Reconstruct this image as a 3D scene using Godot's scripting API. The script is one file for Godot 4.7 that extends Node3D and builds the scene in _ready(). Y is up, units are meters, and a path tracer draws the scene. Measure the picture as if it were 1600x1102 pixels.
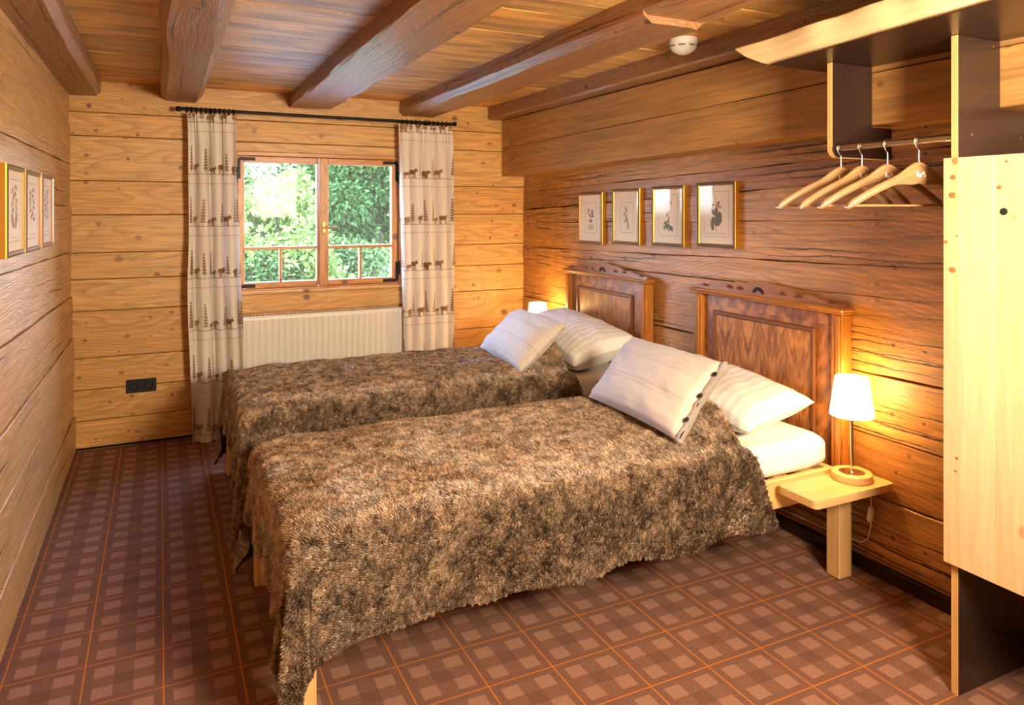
extends Node3D
# A log-walled twin bedroom. x runs along the window wall to the right, y up, depth D = -z (away from the viewer).

const LW := -0.49      # left wall face
const RW := 2.62       # right wall face
const BW := 5.2        # window wall face (depth)
const FW := -1.7       # wall behind the viewer
const CH := 2.3        # ceiling boards
const TL := 4.0        # metres of wood per texture length
const TH := 0.8        # metres of wood per texture height

var rng := RandomNumberGenerator.new()
var M := {}
var taken := {}
var lamp_at := Vector3(1.42, 1.68, 0.0)
var lamp_aim := Vector3(.35, 2.3, -5.2)

# ---------------------------------------------------------------- mesh builder
class MB:
	var v := PackedVector3Array()
	var n := PackedVector3Array()
	var t := PackedVector2Array()
	var ix := PackedInt32Array()
	var tl := 4.0
	var th := 0.8

	func face(pts: Array, out: Vector3, uvs: Array) -> void:
		var nn: Vector3 = (pts[2] - pts[0]).cross(pts[1] - pts[0])
		if nn.length() < 1e-12 and pts.size() > 3:
			nn = (pts[3] - pts[0]).cross(pts[2] - pts[0])
		nn = nn.normalized()
		var rev := nn.dot(out) < 0.0
		if rev:
			nn = -nn
		var b := v.size()
		for i in pts.size():
			v.append(pts[i]); n.append(nn); t.append(uvs[i])
		for i in range(1, pts.size() - 1):
			if rev:
				ix.append_array(PackedInt32Array([b, b + i + 1, b + i]))
			else:
				ix.append_array(PackedInt32Array([b, b + i, b + i + 1]))

	func uvp(p: Vector3, axis: int, grain: int, o: Vector2) -> Vector2:
		if axis == grain:
			return o + Vector2(p[(grain + 1) % 3] / tl, p[(grain + 2) % 3] / th)
		return o + Vector2(p[grain] / tl, p[3 - axis - grain] / th)

	# a box with chamfered edges
	func box(c: Vector3, s: Vector3, bev := 0.003, grain := 0, o := Vector2(0.5, 0.5), T := Transform3D.IDENTITY) -> void:
		var h := s * 0.5
		var k := minf(bev, minf(h.x, minf(h.y, h.z)) * 0.9)
		var B := T.basis
		for a in 3:
			var b := (a + 1) % 3
			var d := (a + 2) % 3
			for sg in [-1.0, 1.0]:
				var pts := []
				var uvs := []
				for q in [[-1, -1], [1, -1], [1, 1], [-1, 1]]:
					var p := Vector3.ZERO
					p[a] = sg * h[a]; p[b] = q[0] * (h[b] - k); p[d] = q[1] * (h[d] - k)
					pts.append(T * (c + p)); uvs.append(uvp(p, a, grain, o))
				var out := Vector3.ZERO
				out[a] = sg
				face(pts, B * out, uvs)
			# the four edges that run along a
			for s1 in [-1.0, 1.0]:
				for s2 in [-1.0, 1.0]:
					var pts := []
					var uvs := []
					for q in [[0, -1], [0, 1], [1, 1], [1, -1]]:
						var p := Vector3.ZERO
						p[a] = q[1] * (h[a] - k)
						p[b] = s1 * (h[b] - (k if q[0] == 1 else 0.0))
						p[d] = s2 * (h[d] - (k if q[0] == 0 else 0.0))
						pts.append(T * (c + p)); uvs.append(uvp(p, b, grain, o))
					var out := Vector3.ZERO
					out[b] = s1; out[d] = s2
					face(pts, B * out, uvs)
		for sx in [-1.0, 1.0]:
			for sy in [-1.0, 1.0]:
				for sz in [-1.0, 1.0]:
					var g := Vector3(sx, sy, sz)
					var pts := []
					var uvs := []
					for a in 3:
						var p := g * (h - Vector3(k, k, k))
						p[a] = g[a] * h[a]
						pts.append(T * (c + p)); uvs.append(uvp(p, 0 if grain != 0 else 1, grain, o))
					face(pts, B * g, uvs)

	# rows of points, smooth; wrap closes each row on itself
	func grid(rows: Array, uvs: Array, wrap := false, inward := false, caps := false) -> void:
		var nr := rows.size()
		var nc: int = rows[0].size()
		var b := v.size()
		var acc := PackedVector3Array()
		acc.resize(nr * nc)
		var mid := Vector3.ZERO
		for r in rows:
			for p in r:
				mid += p
		mid /= nr * nc
		var tot := 0.0
		var tris := PackedInt32Array()
		for i in nr - 1:
			for j in nc - 1:
				var a0: int = i * nc + j
				for q in [[a0, a0 + 1, a0 + nc + 1], [a0, a0 + nc + 1, a0 + nc]]:
					var p0: Vector3 = rows[q[0] / nc][q[0] % nc]
					var p1: Vector3 = rows[q[1] / nc][q[1] % nc]
					var p2: Vector3 = rows[q[2] / nc][q[2] % nc]
					var nn := (p2 - p0).cross(p1 - p0)
					tot += nn.dot((p0 + p1 + p2) / 3.0 - mid)
					acc[q[0]] += nn; acc[q[1]] += nn; acc[q[2]] += nn
					tris.append_array(PackedInt32Array(q))
		if wrap:
			for i in nr:
				var sm := acc[i * nc] + acc[i * nc + nc - 1]
				acc[i * nc] = sm; acc[i * nc + nc - 1] = sm
		var flip := tot < 0.0
		if inward:
			flip = not flip
		for i in nr:
			for j in nc:
				v.append(rows[i][j])
				var nn := acc[i * nc + j].normalized()
				n.append(-nn if flip else nn)
				t.append(uvs[i][j])
		for k in range(0, tris.size(), 3):
			if flip:
				ix.append_array(PackedInt32Array([b + tris[k], b + tris[k + 2], b + tris[k + 1]]))
			else:
				ix.append_array(PackedInt32Array([b + tris[k], b + tris[k + 1], b + tris[k + 2]]))
		if caps:
			for i in [0, nr - 1]:
				var ring: Array = rows[i].slice(0, nc - 1) if wrap else rows[i]
				var away: Vector3 = rows[i][0] - rows[1 if i == 0 else nr - 2][0]
				fan(ring, away)

	func fan(ring: Array, out: Vector3) -> void:
		var c := Vector3.ZERO
		for p in ring:
			c += p
		c /= ring.size()
		for i in ring.size():
			var a: Vector3 = ring[i]
			var d: Vector3 = ring[(i + 1) % ring.size()]
			if (a - d).length() > 1e-7:
				face([c, a, d], out, [Vector2(.5, .5), Vector2(.5 + (a - c).x, .5 + (a - c).y), Vector2(.5 + (d - c).x, .5 + (d - c).y)])

	# profile: Vector2(radius, height), turned about the y axis at c
	func lathe(c: Vector3, prof: Array, seg := 28, ends := true) -> void:
		var rows := []
		var uvs := []
		for k in prof.size():
			var r := []
			var u := []
			for j in seg + 1:
				var a := TAU * j / seg
				r.append(c + Vector3(cos(a) * prof[k].x, prof[k].y, sin(a) * prof[k].x)); u.append(Vector2(float(j) / seg, float(k) / prof.size()))
			rows.append(r); uvs.append(u)
		grid(rows, uvs, true, false, ends)

	# a tube along a path, radius constant or per point
	func tube(path: Array, rad, seg := 8, ends := true) -> void:
		var rows := []
		var uvs := []
		var side := Vector3.ZERO
		var run := 0.0
		for k in path.size():
			var d: Vector3 = (path[mini(k + 1, path.size() - 1)] - path[maxi(k - 1, 0)]).normalized()
			if k == 0:
				side = d.cross(Vector3.UP if absf(d.y) < 0.9 else Vector3.RIGHT).normalized()
			else:
				side = (side - d * side.dot(d)).normalized()
				run += path[k].distance_to(path[k - 1])
			var up := side.cross(d)
			var rr: float = rad[k] if rad is Array else rad
			var r := []
			var u := []
			for j in seg + 1:
				var a := TAU * j / seg
				r.append(path[k] + (side * cos(a) + up * sin(a)) * rr); u.append(Vector2(run / tl, float(j) / seg * 0.1))
			rows.append(r); uvs.append(u)
		grid(rows, uvs, true, false, ends)

	# an outline in a plane (o, ax, ay) pushed out by az
	func prism(poly: PackedVector2Array, o: Vector3, ax: Vector3, ay: Vector3, az: Vector3, uo := Vector2(.5, .5)) -> void:
		var tr := Geometry2D.triangulate_polygon(poly)
		for side in [0.0, 1.0]:
			for k in range(0, tr.size(), 3):
				var pts := []
				var uvs := []
				for q in 3:
					var p: Vector2 = poly[tr[k + q]]
					pts.append(o + ax * p.x + ay * p.y + az * side); uvs.append(uo + Vector2(p.x / tl, p.y / th))
				face(pts, az * (2.0 * side - 1.0), uvs)
		var cw := Geometry2D.is_polygon_clockwise(poly)
		for k in poly.size():
			var p := poly[k]
			var q := poly[(k + 1) % poly.size()]
			var e := q - p
			var nn := Vector2(e.y, -e.x) * (-1.0 if cw else 1.0)
			face([o + ax * p.x + ay * p.y, o + ax * q.x + ay * q.y, o + ax * q.x + ay * q.y + az, o + ax * p.x + ay * p.y + az], ax * nn.x + ay * nn.y,
				[uo + Vector2(p.x / tl, p.y / th), uo + Vector2(q.x / tl, q.y / th), uo + Vector2(q.x / tl, q.y / th + .03), uo + Vector2(p.x / tl, p.y / th + .03)])

	func mesh() -> ArrayMesh:
		var a := []
		a.resize(Mesh.ARRAY_MAX)
		a[Mesh.ARRAY_VERTEX] = v; a[Mesh.ARRAY_NORMAL] = n; a[Mesh.ARRAY_TEX_UV] = t; a[Mesh.ARRAY_INDEX] = ix
		var m := ArrayMesh.new()
		m.add_surface_from_arrays(Mesh.PRIMITIVE_TRIANGLES, a)
		return m

# ---------------------------------------------------------------- scene helpers
func P(x: float, y: float, d: float) -> Vector3:
	return Vector3(x, y, -d)

func numbered(called: String) -> String:
	taken[called] = taken.get(called, -1) + 1
	return called if taken[called] == 0 else "%s_%03d" % [called, taken[called]]

func tag(o: Node, label: String, category: String, group := "", kind := "") -> void:
	o.set_meta("label", label)
	if category: o.set_meta("category", category)
	if group: o.set_meta("group", group)
	if kind: o.set_meta("kind", kind)

func thing(called: String, label: String, category: String, at := Vector3.ZERO, group := "") -> Node3D:
	var o := Node3D.new()
	o.name = numbered(called)
	add_child(o)
	o.position = at
	tag(o, label, category, group)
	return o

func struct(called: String, label := "") -> Node3D:
	var o := Node3D.new()
	o.name = called
	add_child(o)
	o.set_meta("kind", "structure")
	if label: o.set_meta("label", label)
	return o

func part(parent: Node3D, called: String, mb: MB, m: Material, label := "") -> MeshInstance3D:
	var o := MeshInstance3D.new()
	o.mesh = mb.mesh()
	o.material_override = m
	o.name = called
	parent.add_child(o, true)
	if parent != self and parent is Node3D:
		var back := Vector3.ZERO
		var q: Node = parent
		while q != self:
			back += q.position
			q = q.get_parent()
		o.position = -back      # shapes are written in room coordinates
	if label: o.set_meta("label", label)
	return o

func rv(lo := 0.2, hi := 0.8) -> Vector2:
	return Vector2(0.5, rng.randf_range(lo, hi))

# ---------------------------------------------------------------- textures
func tex_from(w: int, h: int, data: PackedByteArray) -> ImageTexture:
	return ImageTexture.create_from_image(Image.create_from_data(w, h, false, Image.FORMAT_RGB8, data))

func noise(sd: int, f: float, oct := 1) -> FastNoiseLite:
	var q := FastNoiseLite.new()
	q.noise_type = FastNoiseLite.TYPE_SIMPLEX_SMOOTH
	q.seed = sd
	q.frequency = f
	q.fractal_type = FastNoiseLite.FRACTAL_FBM if oct > 1 else FastNoiseLite.FRACTAL_NONE
	q.fractal_octaves = oct
	return q

# Sawn wood, grain along u. Returns [colour, relief].
func wood(sd: int, o: Dictionary, w := 1408, h := 288) -> Array:
	var r := RandomNumberGenerator.new()
	r.seed = sd
	var early: Color = o.early
	var late: Color = o.late
	var dark: Color = o.get("knot", Color(.3, .15, .06))
	var stain: Color = o.get("stain", early)
	var rings: float = o.get("rings", 26.0)
	var warp: float = o.get("warp", 3.0)
	var cont: float = o.get("contrast", .55)
	var nw := noise(sd + 1, 1.0, 2)
	var ns := noise(sd + 2, 1.0)
	var nb := noise(sd + 3, 1.0, 2)
	var G := PackedFloat32Array()
	G.resize(w * h)
	var K := PackedFloat32Array()
	K.resize(w * h)
	for y in h:
		var vv := float(y) / h
		for x in w:
			G[y * w + x] = vv * rings + warp * nw.get_noise_2d(x * 0.0016, vv * 2.6)
	for k in int(o.get("knots", 18)):
		var cx := r.randf() * w
		var cy := r.randf() * h
		var ry: float = (.25 + .85 * pow(r.randf(), 2.2)) * o.get("knot_size", 6.0)
		var kst := r.randf_range(.35, 1.0)
		var rx := ry * r.randf_range(.8, 1.35)
		var reach := 5.0
		for y in range(maxi(0, int(cy - ry * 3.2)), mini(h, int(cy + ry * 3.2))):
			for x in range(maxi(0, int(cx - rx * reach)), mini(w, int(cx + rx * reach))):
				var dx := (x - cx) / rx
				var dy := (y - cy) / ry
				var e := sqrt(dx * dx + dy * dy)
				var e2 := sqrt(dx * dx * .16 + dy * dy)
				var i := y * w + x
				G[i] += signf(dy) * -1.1 * exp(-e2 * e2 * .55) * minf(1.0, absf(dy) * 1.5)
				if e < 1.15:
					K[i] = maxf(K[i], kst * smoothstep(1.15, .55, e) * (.65 + .35 * absf(sin(e * 7.0 + cx))))
	# drying cracks and saw splits, along the grain
	for k in int(o.get("cracks", 0)):
		var cx := r.randf_range(-.1, .9) * w
		var cy := r.randf() * h
		var ln := r.randf_range(.05, .32) * w
		var wd := r.randf_range(.35, 1.5)
		var ph := r.randf() * 100.0
		for s in int(ln):
			var x := int(cx + s)
			if x < 0 or x >= w: continue
			var yy := cy + 5.0 * nw.get_noise_2d((s + ph) * .004, ph) + .9 * ns.get_noise_2d(s * .03, ph)
			var hw := wd * sin(PI * s / ln) * (.6 + .6 * absf(ns.get_noise_2d(s * .05, ph + 9.0)))
			for q in range(int(yy - hw - 1), int(yy + hw + 2)):
				if q >= 0 and q < h:
					K[q * w + x] = maxf(K[q * w + x], clampf(hw + .5 - absf(q - yy), 0.0, 1.0) * 1.35)
	var col := PackedByteArray()
	col.resize(w * h * 3)
	var rel := PackedByteArray()
	rel.resize(w * h)
	var sa: float = o.get("streak", .10)
	var sb: float = o.get("stain_amount", .3)
	var sl: float = o.get("stain_stretch", .0035)
	var spots: float = o.get("spots", 0.0)
	var mid: float = o.get("mid", .16)
	for y in h:
		for x in w:
			var i := y * w + x
			var g := G[i]
			var fr := g - floorf(g)
			var ring := fr * fr * (1.0 if fr < .86 else (1.0 - fr) / .14)
			var st := ns.get_noise_2d(x * .018, y * .9)
			var md := nb.get_noise_2d(x * .005 + 300.0, y * .13)
			var bl := clampf(nb.get_noise_2d(x * sl, y * .02) * 1.6 + .5 * st, 0.0, 1.0) * sb
			var a := clampf(ring * cont + st * sa * 1.6 + md * mid * 1.4, 0.0, 1.0)
			var k := K[i]
			if spots > 0.0:
				var sp := ns.get_noise_2d(x * .11 + 500.0, y * .22)
				if sp > .62: k = maxf(k, (sp - .62) * 2.2 * spots)
			var f := 1.0 + st * sa + md * mid
			var cr := (early.r + (late.r - early.r) * a)
			var cg := (early.g + (late.g - early.g) * a)
			var cb := (early.b + (late.b - early.b) * a)
			cr += (stain.r - cr) * bl; cg += (stain.g - cg) * bl; cb += (stain.b - cb) * bl
			var kk := minf(k, 1.0) * .85
			cr = (cr + (dark.r - cr) * kk) * f; cg = (cg + (dark.g - cg) * kk) * f; cb = (cb + (dark.b - cb) * kk) * f
			if k > 1.0:
				var z := 1.0 - (k - 1.0) * 1.9
				cr *= z; cg *= z; cb *= z
			col[i * 3] = clampi(int(cr * 255.0), 0, 255)
			col[i * 3 + 1] = clampi(int(cg * 255.0), 0, 255)
			col[i * 3 + 2] = clampi(int(cb * 255.0), 0, 255)
			rel[i] = clampi(int(150.0 - ring * 50.0 + st * 40.0 - minf(k, 1.4) * 90.0), 0, 255)
	return [tex_from(w, h, col), ImageTexture.create_from_image(Image.create_from_data(w, h, false, Image.FORMAT_L8, rel))]

func wood_mat(t: Array, rough := .5, relief := .25, tint := Color.WHITE) -> StandardMaterial3D:
	var m := StandardMaterial3D.new()
	m.albedo_texture = t[0]
	m.albedo_color = tint
	m.roughness = rough
	if relief > 0.0:
		m.heightmap_enabled = true
		m.heightmap_texture = t[1]
		m.heightmap_scale = relief
	return m

func flat(c: Color, rough := .6, metal := 0.0) -> StandardMaterial3D:
	var m := StandardMaterial3D.new()
	m.albedo_color = c
	m.roughness = rough
	m.metallic = metal
	return m

func shifted(m: StandardMaterial3D, tint: Color) -> StandardMaterial3D:
	var q: StandardMaterial3D = m.duplicate()
	q.albedo_color = tint
	return q

func ell(im: Image, cx: float, cy: float, a: float, b: float, turn: float, c: Color) -> void:
	var reach := maxf(a, b) + 1.0
	for y in range(maxi(0, int(cy - reach)), mini(im.get_height(), int(cy + reach) + 1)):
		for x in range(maxi(0, int(cx - reach)), mini(im.get_width(), int(cx + reach) + 1)):
			var d := Vector2(x - cx, y - cy).rotated(-turn)
			if d.x * d.x / (a * a) + d.y * d.y / (b * b) <= 1.0:
				im.set_pixel(x, y, c)

func line(im: Image, p: Vector2, q: Vector2, wd: float, c: Color) -> void:
	var k := int(p.distance_to(q)) + 1
	for i in k + 1:
		var z := p.lerp(q, float(i) / k)
		im.fill_rect(Rect2i(int(z.x - wd / 2), int(z.y - wd / 2), maxi(1, int(wd)), maxi(1, int(wd))), c)

# Tartan carpet: 4 x 4 repeats between the orange threads.
func carpet_tex() -> Array:
	var c := 160
	var w := c * 4
	var data := PackedByteArray()
	data.resize(w * w * 3)
	var rel := PackedByteArray()
	rel.resize(w * w)
	var r := RandomNumberGenerator.new()
	r.seed = 91
	var nf := noise(77, .23)
	var bd := PackedInt32Array()
	for q in c:
		var f := float(q) / c
		bd.append(1 if f < .12 or f > .885 else (2 if f < .375 or f > .63 else 0))
	var cols := [Color(.42, .295, .245), Color(.465, .335, .28), Color(.565, .42, .35)]
	for y in w:
		for x in w:
			var fx := float(x % c) / c
			var fy := float(y % c) / c
			var bx := bd[x % c]
			var by := bd[y % c]
			var pick: Color = cols[1]
			if bx == 2 and by == 2: pick = cols[2]
			elif bx == 0 and by == 0: pick = cols[0]
			else:
				# speckled where a light and a dark thread cross
				var sp := nf.get_noise_2d(x, y) + r.randf_range(-.45, .45)
				pick = cols[0].lerp(cols[1], .3) if sp < (.0 if bx + by != 2 or bx == 1 else -.05) else cols[1].lerp(cols[2], .28)
				if bx == 1 or by == 1: pick = pick.lerp(cols[0], .38)
			var j := 1.0 + r.randf_range(-.09, .09) + .05 * nf.get_noise_2d(x * 3.0, y * 3.0)
			if absf(fx - .5) > .5 - .009 or absf(fy - .5) > .5 - .009:
				pick = Color(.74, .44, .16)
			var i := y * w + x
			data[i * 3] = clampi(int(pick.r * j * 255), 0, 255)
			data[i * 3 + 1] = clampi(int(pick.g * j * 255), 0, 255)
			data[i * 3 + 2] = clampi(int(pick.b * j * 255), 0, 255)
			rel[i] = r.randi_range(90, 170)
	return [tex_from(w, w, data), ImageTexture.create_from_image(Image.create_from_data(w, w, false, Image.FORMAT_L8, rel))]

# Linen printed with fir trees, cattle, bears and rows of dots; one repeat is 1.0 m x 0.67 m.
func curtain_tex() -> ImageTexture:
	var W := 1024
	var H := 680
	var im := Image.create(W, H, false, Image.FORMAT_RGB8)
	var cream := Color(.875, .835, .785)
	var br := Color(.50, .37, .24)
	im.fill(cream)
	var r := RandomNumberGenerator.new()
	r.seed = 5
	for k in 5200:     # slubs of the weave
		var f := r.randf_range(-.025, .02)
		var c := Color(cream.r + f, cream.g + f, cream.b + f)
		if k % 2: im.fill_rect(Rect2i(r.randi() % W, r.randi() % H, r.randi_range(10, 70), 1), c)
		else: im.fill_rect(Rect2i(r.randi() % W, r.randi() % H, 1, r.randi_range(10, 70)), c)
	for row in 2:
		var base := 250 + row * 340
		var x := 6 + row * 14
		var kind := row * 5
		while x < W - 110:
			var what: int = [0, 1, 0, 2, 3, 0, 1, 0, 0, 2, 1, 0, 3][kind % 13]
			kind += 1
			var far := br.lerp(cream, r.randf_range(0.0, .28))
			if what == 0:      # fir
				var th := r.randi_range(135, 195)
				im.fill_rect(Rect2i(x + 32, base - th, 4, th), far)
				var step := 0
				while step < th - 22:
					var half: float = 2.0 + (step % 20) * .75 + step * .115
					if step % 20 < 16:
						im.fill_rect(Rect2i(int(x + 34 - half), base - th + step, int(half * 2), 2), far)
					step += 2
				x += 76
			elif what == 3:    # bear
				ell(im, x + 36, base - 34, 34, 21, .1, far)
				ell(im, x + 70, base - 46, 14, 12, 0, far)
				ell(im, x + 82, base - 42, 8, 6, 0, far)
				for q in [10, 22, 46, 56]: im.fill_rect(Rect2i(x + q, base - 26, 11, 26), far)
				x += 104
			else:              # cow, goat
				var s := 1.25 if what == 1 else .85
				ell(im, x + 34 * s, base - 36 * s, 30 * s, 14 * s, 0, far)
				im.fill_rect(Rect2i(int(x + 8 * s), int(base - 48 * s), int(50 * s), int(18 * s)), far)
				ell(im, x + 66 * s, base - 46 * s, 12 * s, 8 * s, .6, far)
				line(im, Vector2(x + 66 * s, base - 52 * s), Vector2(x + 72 * s, base - 62 * s), 3, far)
				for q in [8, 16, 46, 55]: im.fill_rect(Rect2i(int(x + q * s), int(base - 30 * s), int(6 * s), int(30 * s)), far)
				line(im, Vector2(x + 6 * s, base - 44 * s), Vector2(x, base - 20 * s), 3, far)
				x += int(92 * s)
		im.fill_rect(Rect2i(0, base, W, 3), br)
		for k in 40:
			im.fill_rect(Rect2i(k * 26 + 3, base + 1, r.randi_range(4, 12), 4), br)
		for k in 46:
			ell(im, k * 22.3 + 8, base + 62, 3.6, 3.6, 0, br)
			im.fill_rect(Rect2i(int(k * 22.3) + 13, base + 62, 12, 1), br.lerp(cream, .5))
	return ImageTexture.create_from_image(im)

# Botanical sheets: 0..3 hang by the beds, 4..6 on the other wall.
func print_tex(k: int) -> ImageTexture:
	var w := 208
	var h := 256
	var im := Image.create(w, h, false, Image.FORMAT_RGB8)
	var paper := Color(.86, .79, .70)
	im.fill(paper)
	var r := RandomNumberGenerator.new()
	r.seed = 300 + k
	for q in 500:
		var f := r.randf_range(-.03, .02)
		im.fill_rect(Rect2i(r.randi() % w, r.randi() % h, r.randi_range(2, 9), 1), Color(paper.r + f, paper.g + f, paper.b + f * 1.3))
	var ink := Color(.36, .30, .26)
	var inset: Array = [[46, 42, 46, 44], [54, 54, 44, 46], [34, 26, 34, 34], [28, 26, 28, 32], [26, 30, 26, 30], [30, 30, 30, 30], [26, 30, 26, 30]]
	var q4: Array = inset[k]
	var rc := Rect2i(q4[0], q4[1], w - q4[0] - q4[2], h - q4[1] - q4[3])
	for e in [Rect2i(rc.position, Vector2i(rc.size.x, 2)), Rect2i(rc.position + Vector2i(0, rc.size.y - 2), Vector2i(rc.size.x, 2)), Rect2i(rc.position, Vector2i(2, rc.size.y)), Rect2i(rc.position + Vector2i(rc.size.x - 2, 0), Vector2i(2, rc.size.y))]:
		im.fill_rect(e, ink.lerp(paper, .3))
	var cx := rc.position.x + rc.size.x * .5
	var top := rc.position.y + rc.size.y * .12
	var bot := rc.position.y + rc.size.y * .9
	var green := Color(.36, .42, .20)
	var deep := Color(.20, .27, .18)
	if k == 0:
		for s in [-1, 0, 1]:
			line(im, Vector2(cx, bot), Vector2(cx + s * 18, top + 30 + absf(s) * 14), 2, green)
			for f in 5: ell(im, cx + s * 20 + r.randf_range(-12, 12), top + 14 + r.randf_range(-10, 44), 6.5, 4.5, r.randf() * PI, Color(.33, .25, .42))
			ell(im, cx + s * 20, bot - 16, 4, 17, s * .5, Color(.52, .55, .25))
		ell(im, cx, bot - 52, 14, 7, .2, deep)
	elif k == 1:
		line(im, Vector2(cx + 6, bot), Vector2(cx - 4, top), 3, green)
		for f in 9: ell(im, cx - 6 + r.randf_range(-16, 10), top + 8 + f * 9, 7, 5, r.randf() * PI, Color(.30, .27, .48) if f % 3 else Color(.72, .55, .42))
		ell(im, cx + 10, bot - 30, 4, 34, -.28, Color(.30, .40, .22))
	elif k == 2:
		line(im, Vector2(cx + 4, bot), Vector2(cx, top), 2, green)
		for f in 4: ell(im, cx - 18 + f * 13, top + 14 + r.randf_range(-8, 8), 5, 14, -.4 + f * .3, Color(.72, .42, .26) if f % 2 else Color(.45, .30, .22))
		for f in 4: ell(im, cx + r.randf_range(-10, 10), top + 58 + f * 15, 9, 6, r.randf() * PI, deep if f % 2 else Color(.70, .45, .36))
		for f in 12: ell(im, cx + r.randf_range(-36, 36), bot - 26 + r.randf_range(-20, 16), 13, 5.5, r.randf() * PI, [Color(.20, .33, .33), deep, green][f % 3])
	elif k == 3:
		line(im, Vector2(cx, bot - 4), Vector2(cx - 2, top), 3, deep)
		for f in 13: ell(im, cx + r.randf_range(-24, 24), top + 10 + r.randf_range(0, 66), 8, 6, r.randf() * PI, Color(.62, .38, .38) if f % 3 else Color(.42, .26, .26))
		for f in 13: ell(im, cx + r.randf_range(-34, 34), (top + bot) * .5 + r.randf_range(-14, 50), 21, 9.5, r.randf_range(.6, 2.4), Color(.25, .21, .18).lerp(deep, r.randf() * .5))
		for f in 14: im.fill_rect(Rect2i(rc.position.x + 16 + f * 9, rc.position.y + rc.size.y - 16, r.randi_range(3, 7), 3), ink)
	else:
		var brown := Color(.45, .33, .24)
		line(im, Vector2(cx, bot - 20), Vector2(cx, top), 3, brown)
		for f in 11:
			var s := -1.0 if f % 2 else 1.0
			ell(im, cx + s * r.randf_range(8, 30), lerpf(top, bot - 40, f / 11.0), 15, 7, s * r.randf_range(.2, 1.0), brown.lerp(Color(.50, .44, .28), r.randf()))
		if k == 4:
			ell(im, cx - 22, bot - 46, 12, 26, -.5, Color(.48, .30, .22)); ell(im, cx + 22, bot - 46, 12, 26, .5, Color(.48, .30, .22))
		for f in 9: im.fill_rect(Rect2i(rc.position.x + 30 + f * 11, rc.position.y + rc.size.y - 16, r.randi_range(3, 8), 3), ink)
	return ImageTexture.create_from_image(im)

# Book-matched flame veneer.
func flame_tex(sd: int, leaves: float) -> ImageTexture:
	var w := 512
	var h := 512
	var data := PackedByteArray()
	data.resize(w * h * 3)
	var na := noise(sd, .006, 3)
	var nb := noise(sd + 1, 1.0, 2)
	var lo := Color(.42, .245, .115)
	var hi := Color(.72, .48, .24)
	for y in h:
		for x in w:
			var f := float(x) / w * leaves
			var leaf := floorf(f)
			var g := absf((f - leaf) - .5) * 2.0
			var gx := g if int(leaf) % 2 == 0 else 1.0 - g
			gx = g
			var xx := gx * 120.0
			# grain that sweeps up and out from the middle of each leaf
			var q := float(y) - pow(gx, 1.35) * 150.0 + 40.0 * na.get_noise_2d(xx, y * .6)
			var sd2 := leaf * 37.0
			var a := .5 + .75 * nb.get_noise_2d(xx * .016 + sd2 * .02, q * .012) + .30 * nb.get_noise_2d(xx * .12, q * .022 + 50.0) + .16 * nb.get_noise_2d(xx * .5, q * .05 + 90.0)
			a += .16 * (1.0 - gx)
			a = clampf(a, 0.0, 1.0)
			var c := lo.lerp(hi, a)
			var dk := clampf(na.get_noise_2d(xx * 1.5 + 400.0, y * .8) * 1.8 - .35, 0.0, .35)
			c = c.lerp(Color(.24, .11, .06), dk)
			var i := (y * w + x) * 3
			data[i] = int(c.r * 255); data[i + 1] = int(c.g * 255); data[i + 2] = int(c.b * 255)
	return tex_from(w, h, data)

func linen_tex() -> ImageTexture:
	var w := 256
	var data := PackedByteArray()
	data.resize(w * w * 3)
	var r := RandomNumberGenerator.new()
	r.seed = 8
	for y in w:
		var row := r.randf_range(-.02, .02) + (-.05 if r.randf() < .10 else 0.0)
		for x in w:
			var f := row + r.randf_range(-.012, .012)
			var i := (y * w + x) * 3
			data[i] = int(clampf(.80 + f, 0, 1) * 255); data[i + 1] = int(clampf(.755 + f, 0, 1) * 255); data[i + 2] = int(clampf(.70 + f, 0, 1) * 255)
	return tex_from(w, w, data)

func stripe_tex() -> ImageTexture:
	var im := Image.create(128, 16, false, Image.FORMAT_RGB8)
	im.fill(Color(.90, .885, .86))
	for k in 4: im.fill_rect(Rect2i(k * 32, 0, 15, 16), Color(.84, .825, .80))
	return ImageTexture.create_from_image(im)

func fur_tex() -> ImageTexture:
	var w := 512
	var data := PackedByteArray()
	data.resize(w * w * 3)
	var a := noise(41, .03, 3)
	var b := noise(42, .25)
	for y in w:
		for x in w:
			var f := clampf(.42 + .5 * a.get_noise_2d(x, y) + .35 * b.get_noise_2d(x, y), 0, 1)
			var c := Color(.17, .11, .07).lerp(Color(.50, .365, .25), f)
			var i := (y * w + x) * 3
			data[i] = int(c.r * 255); data[i + 1] = int(c.g * 255); data[i + 2] = int(c.b * 255)
	return tex_from(w, w, data)

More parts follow.
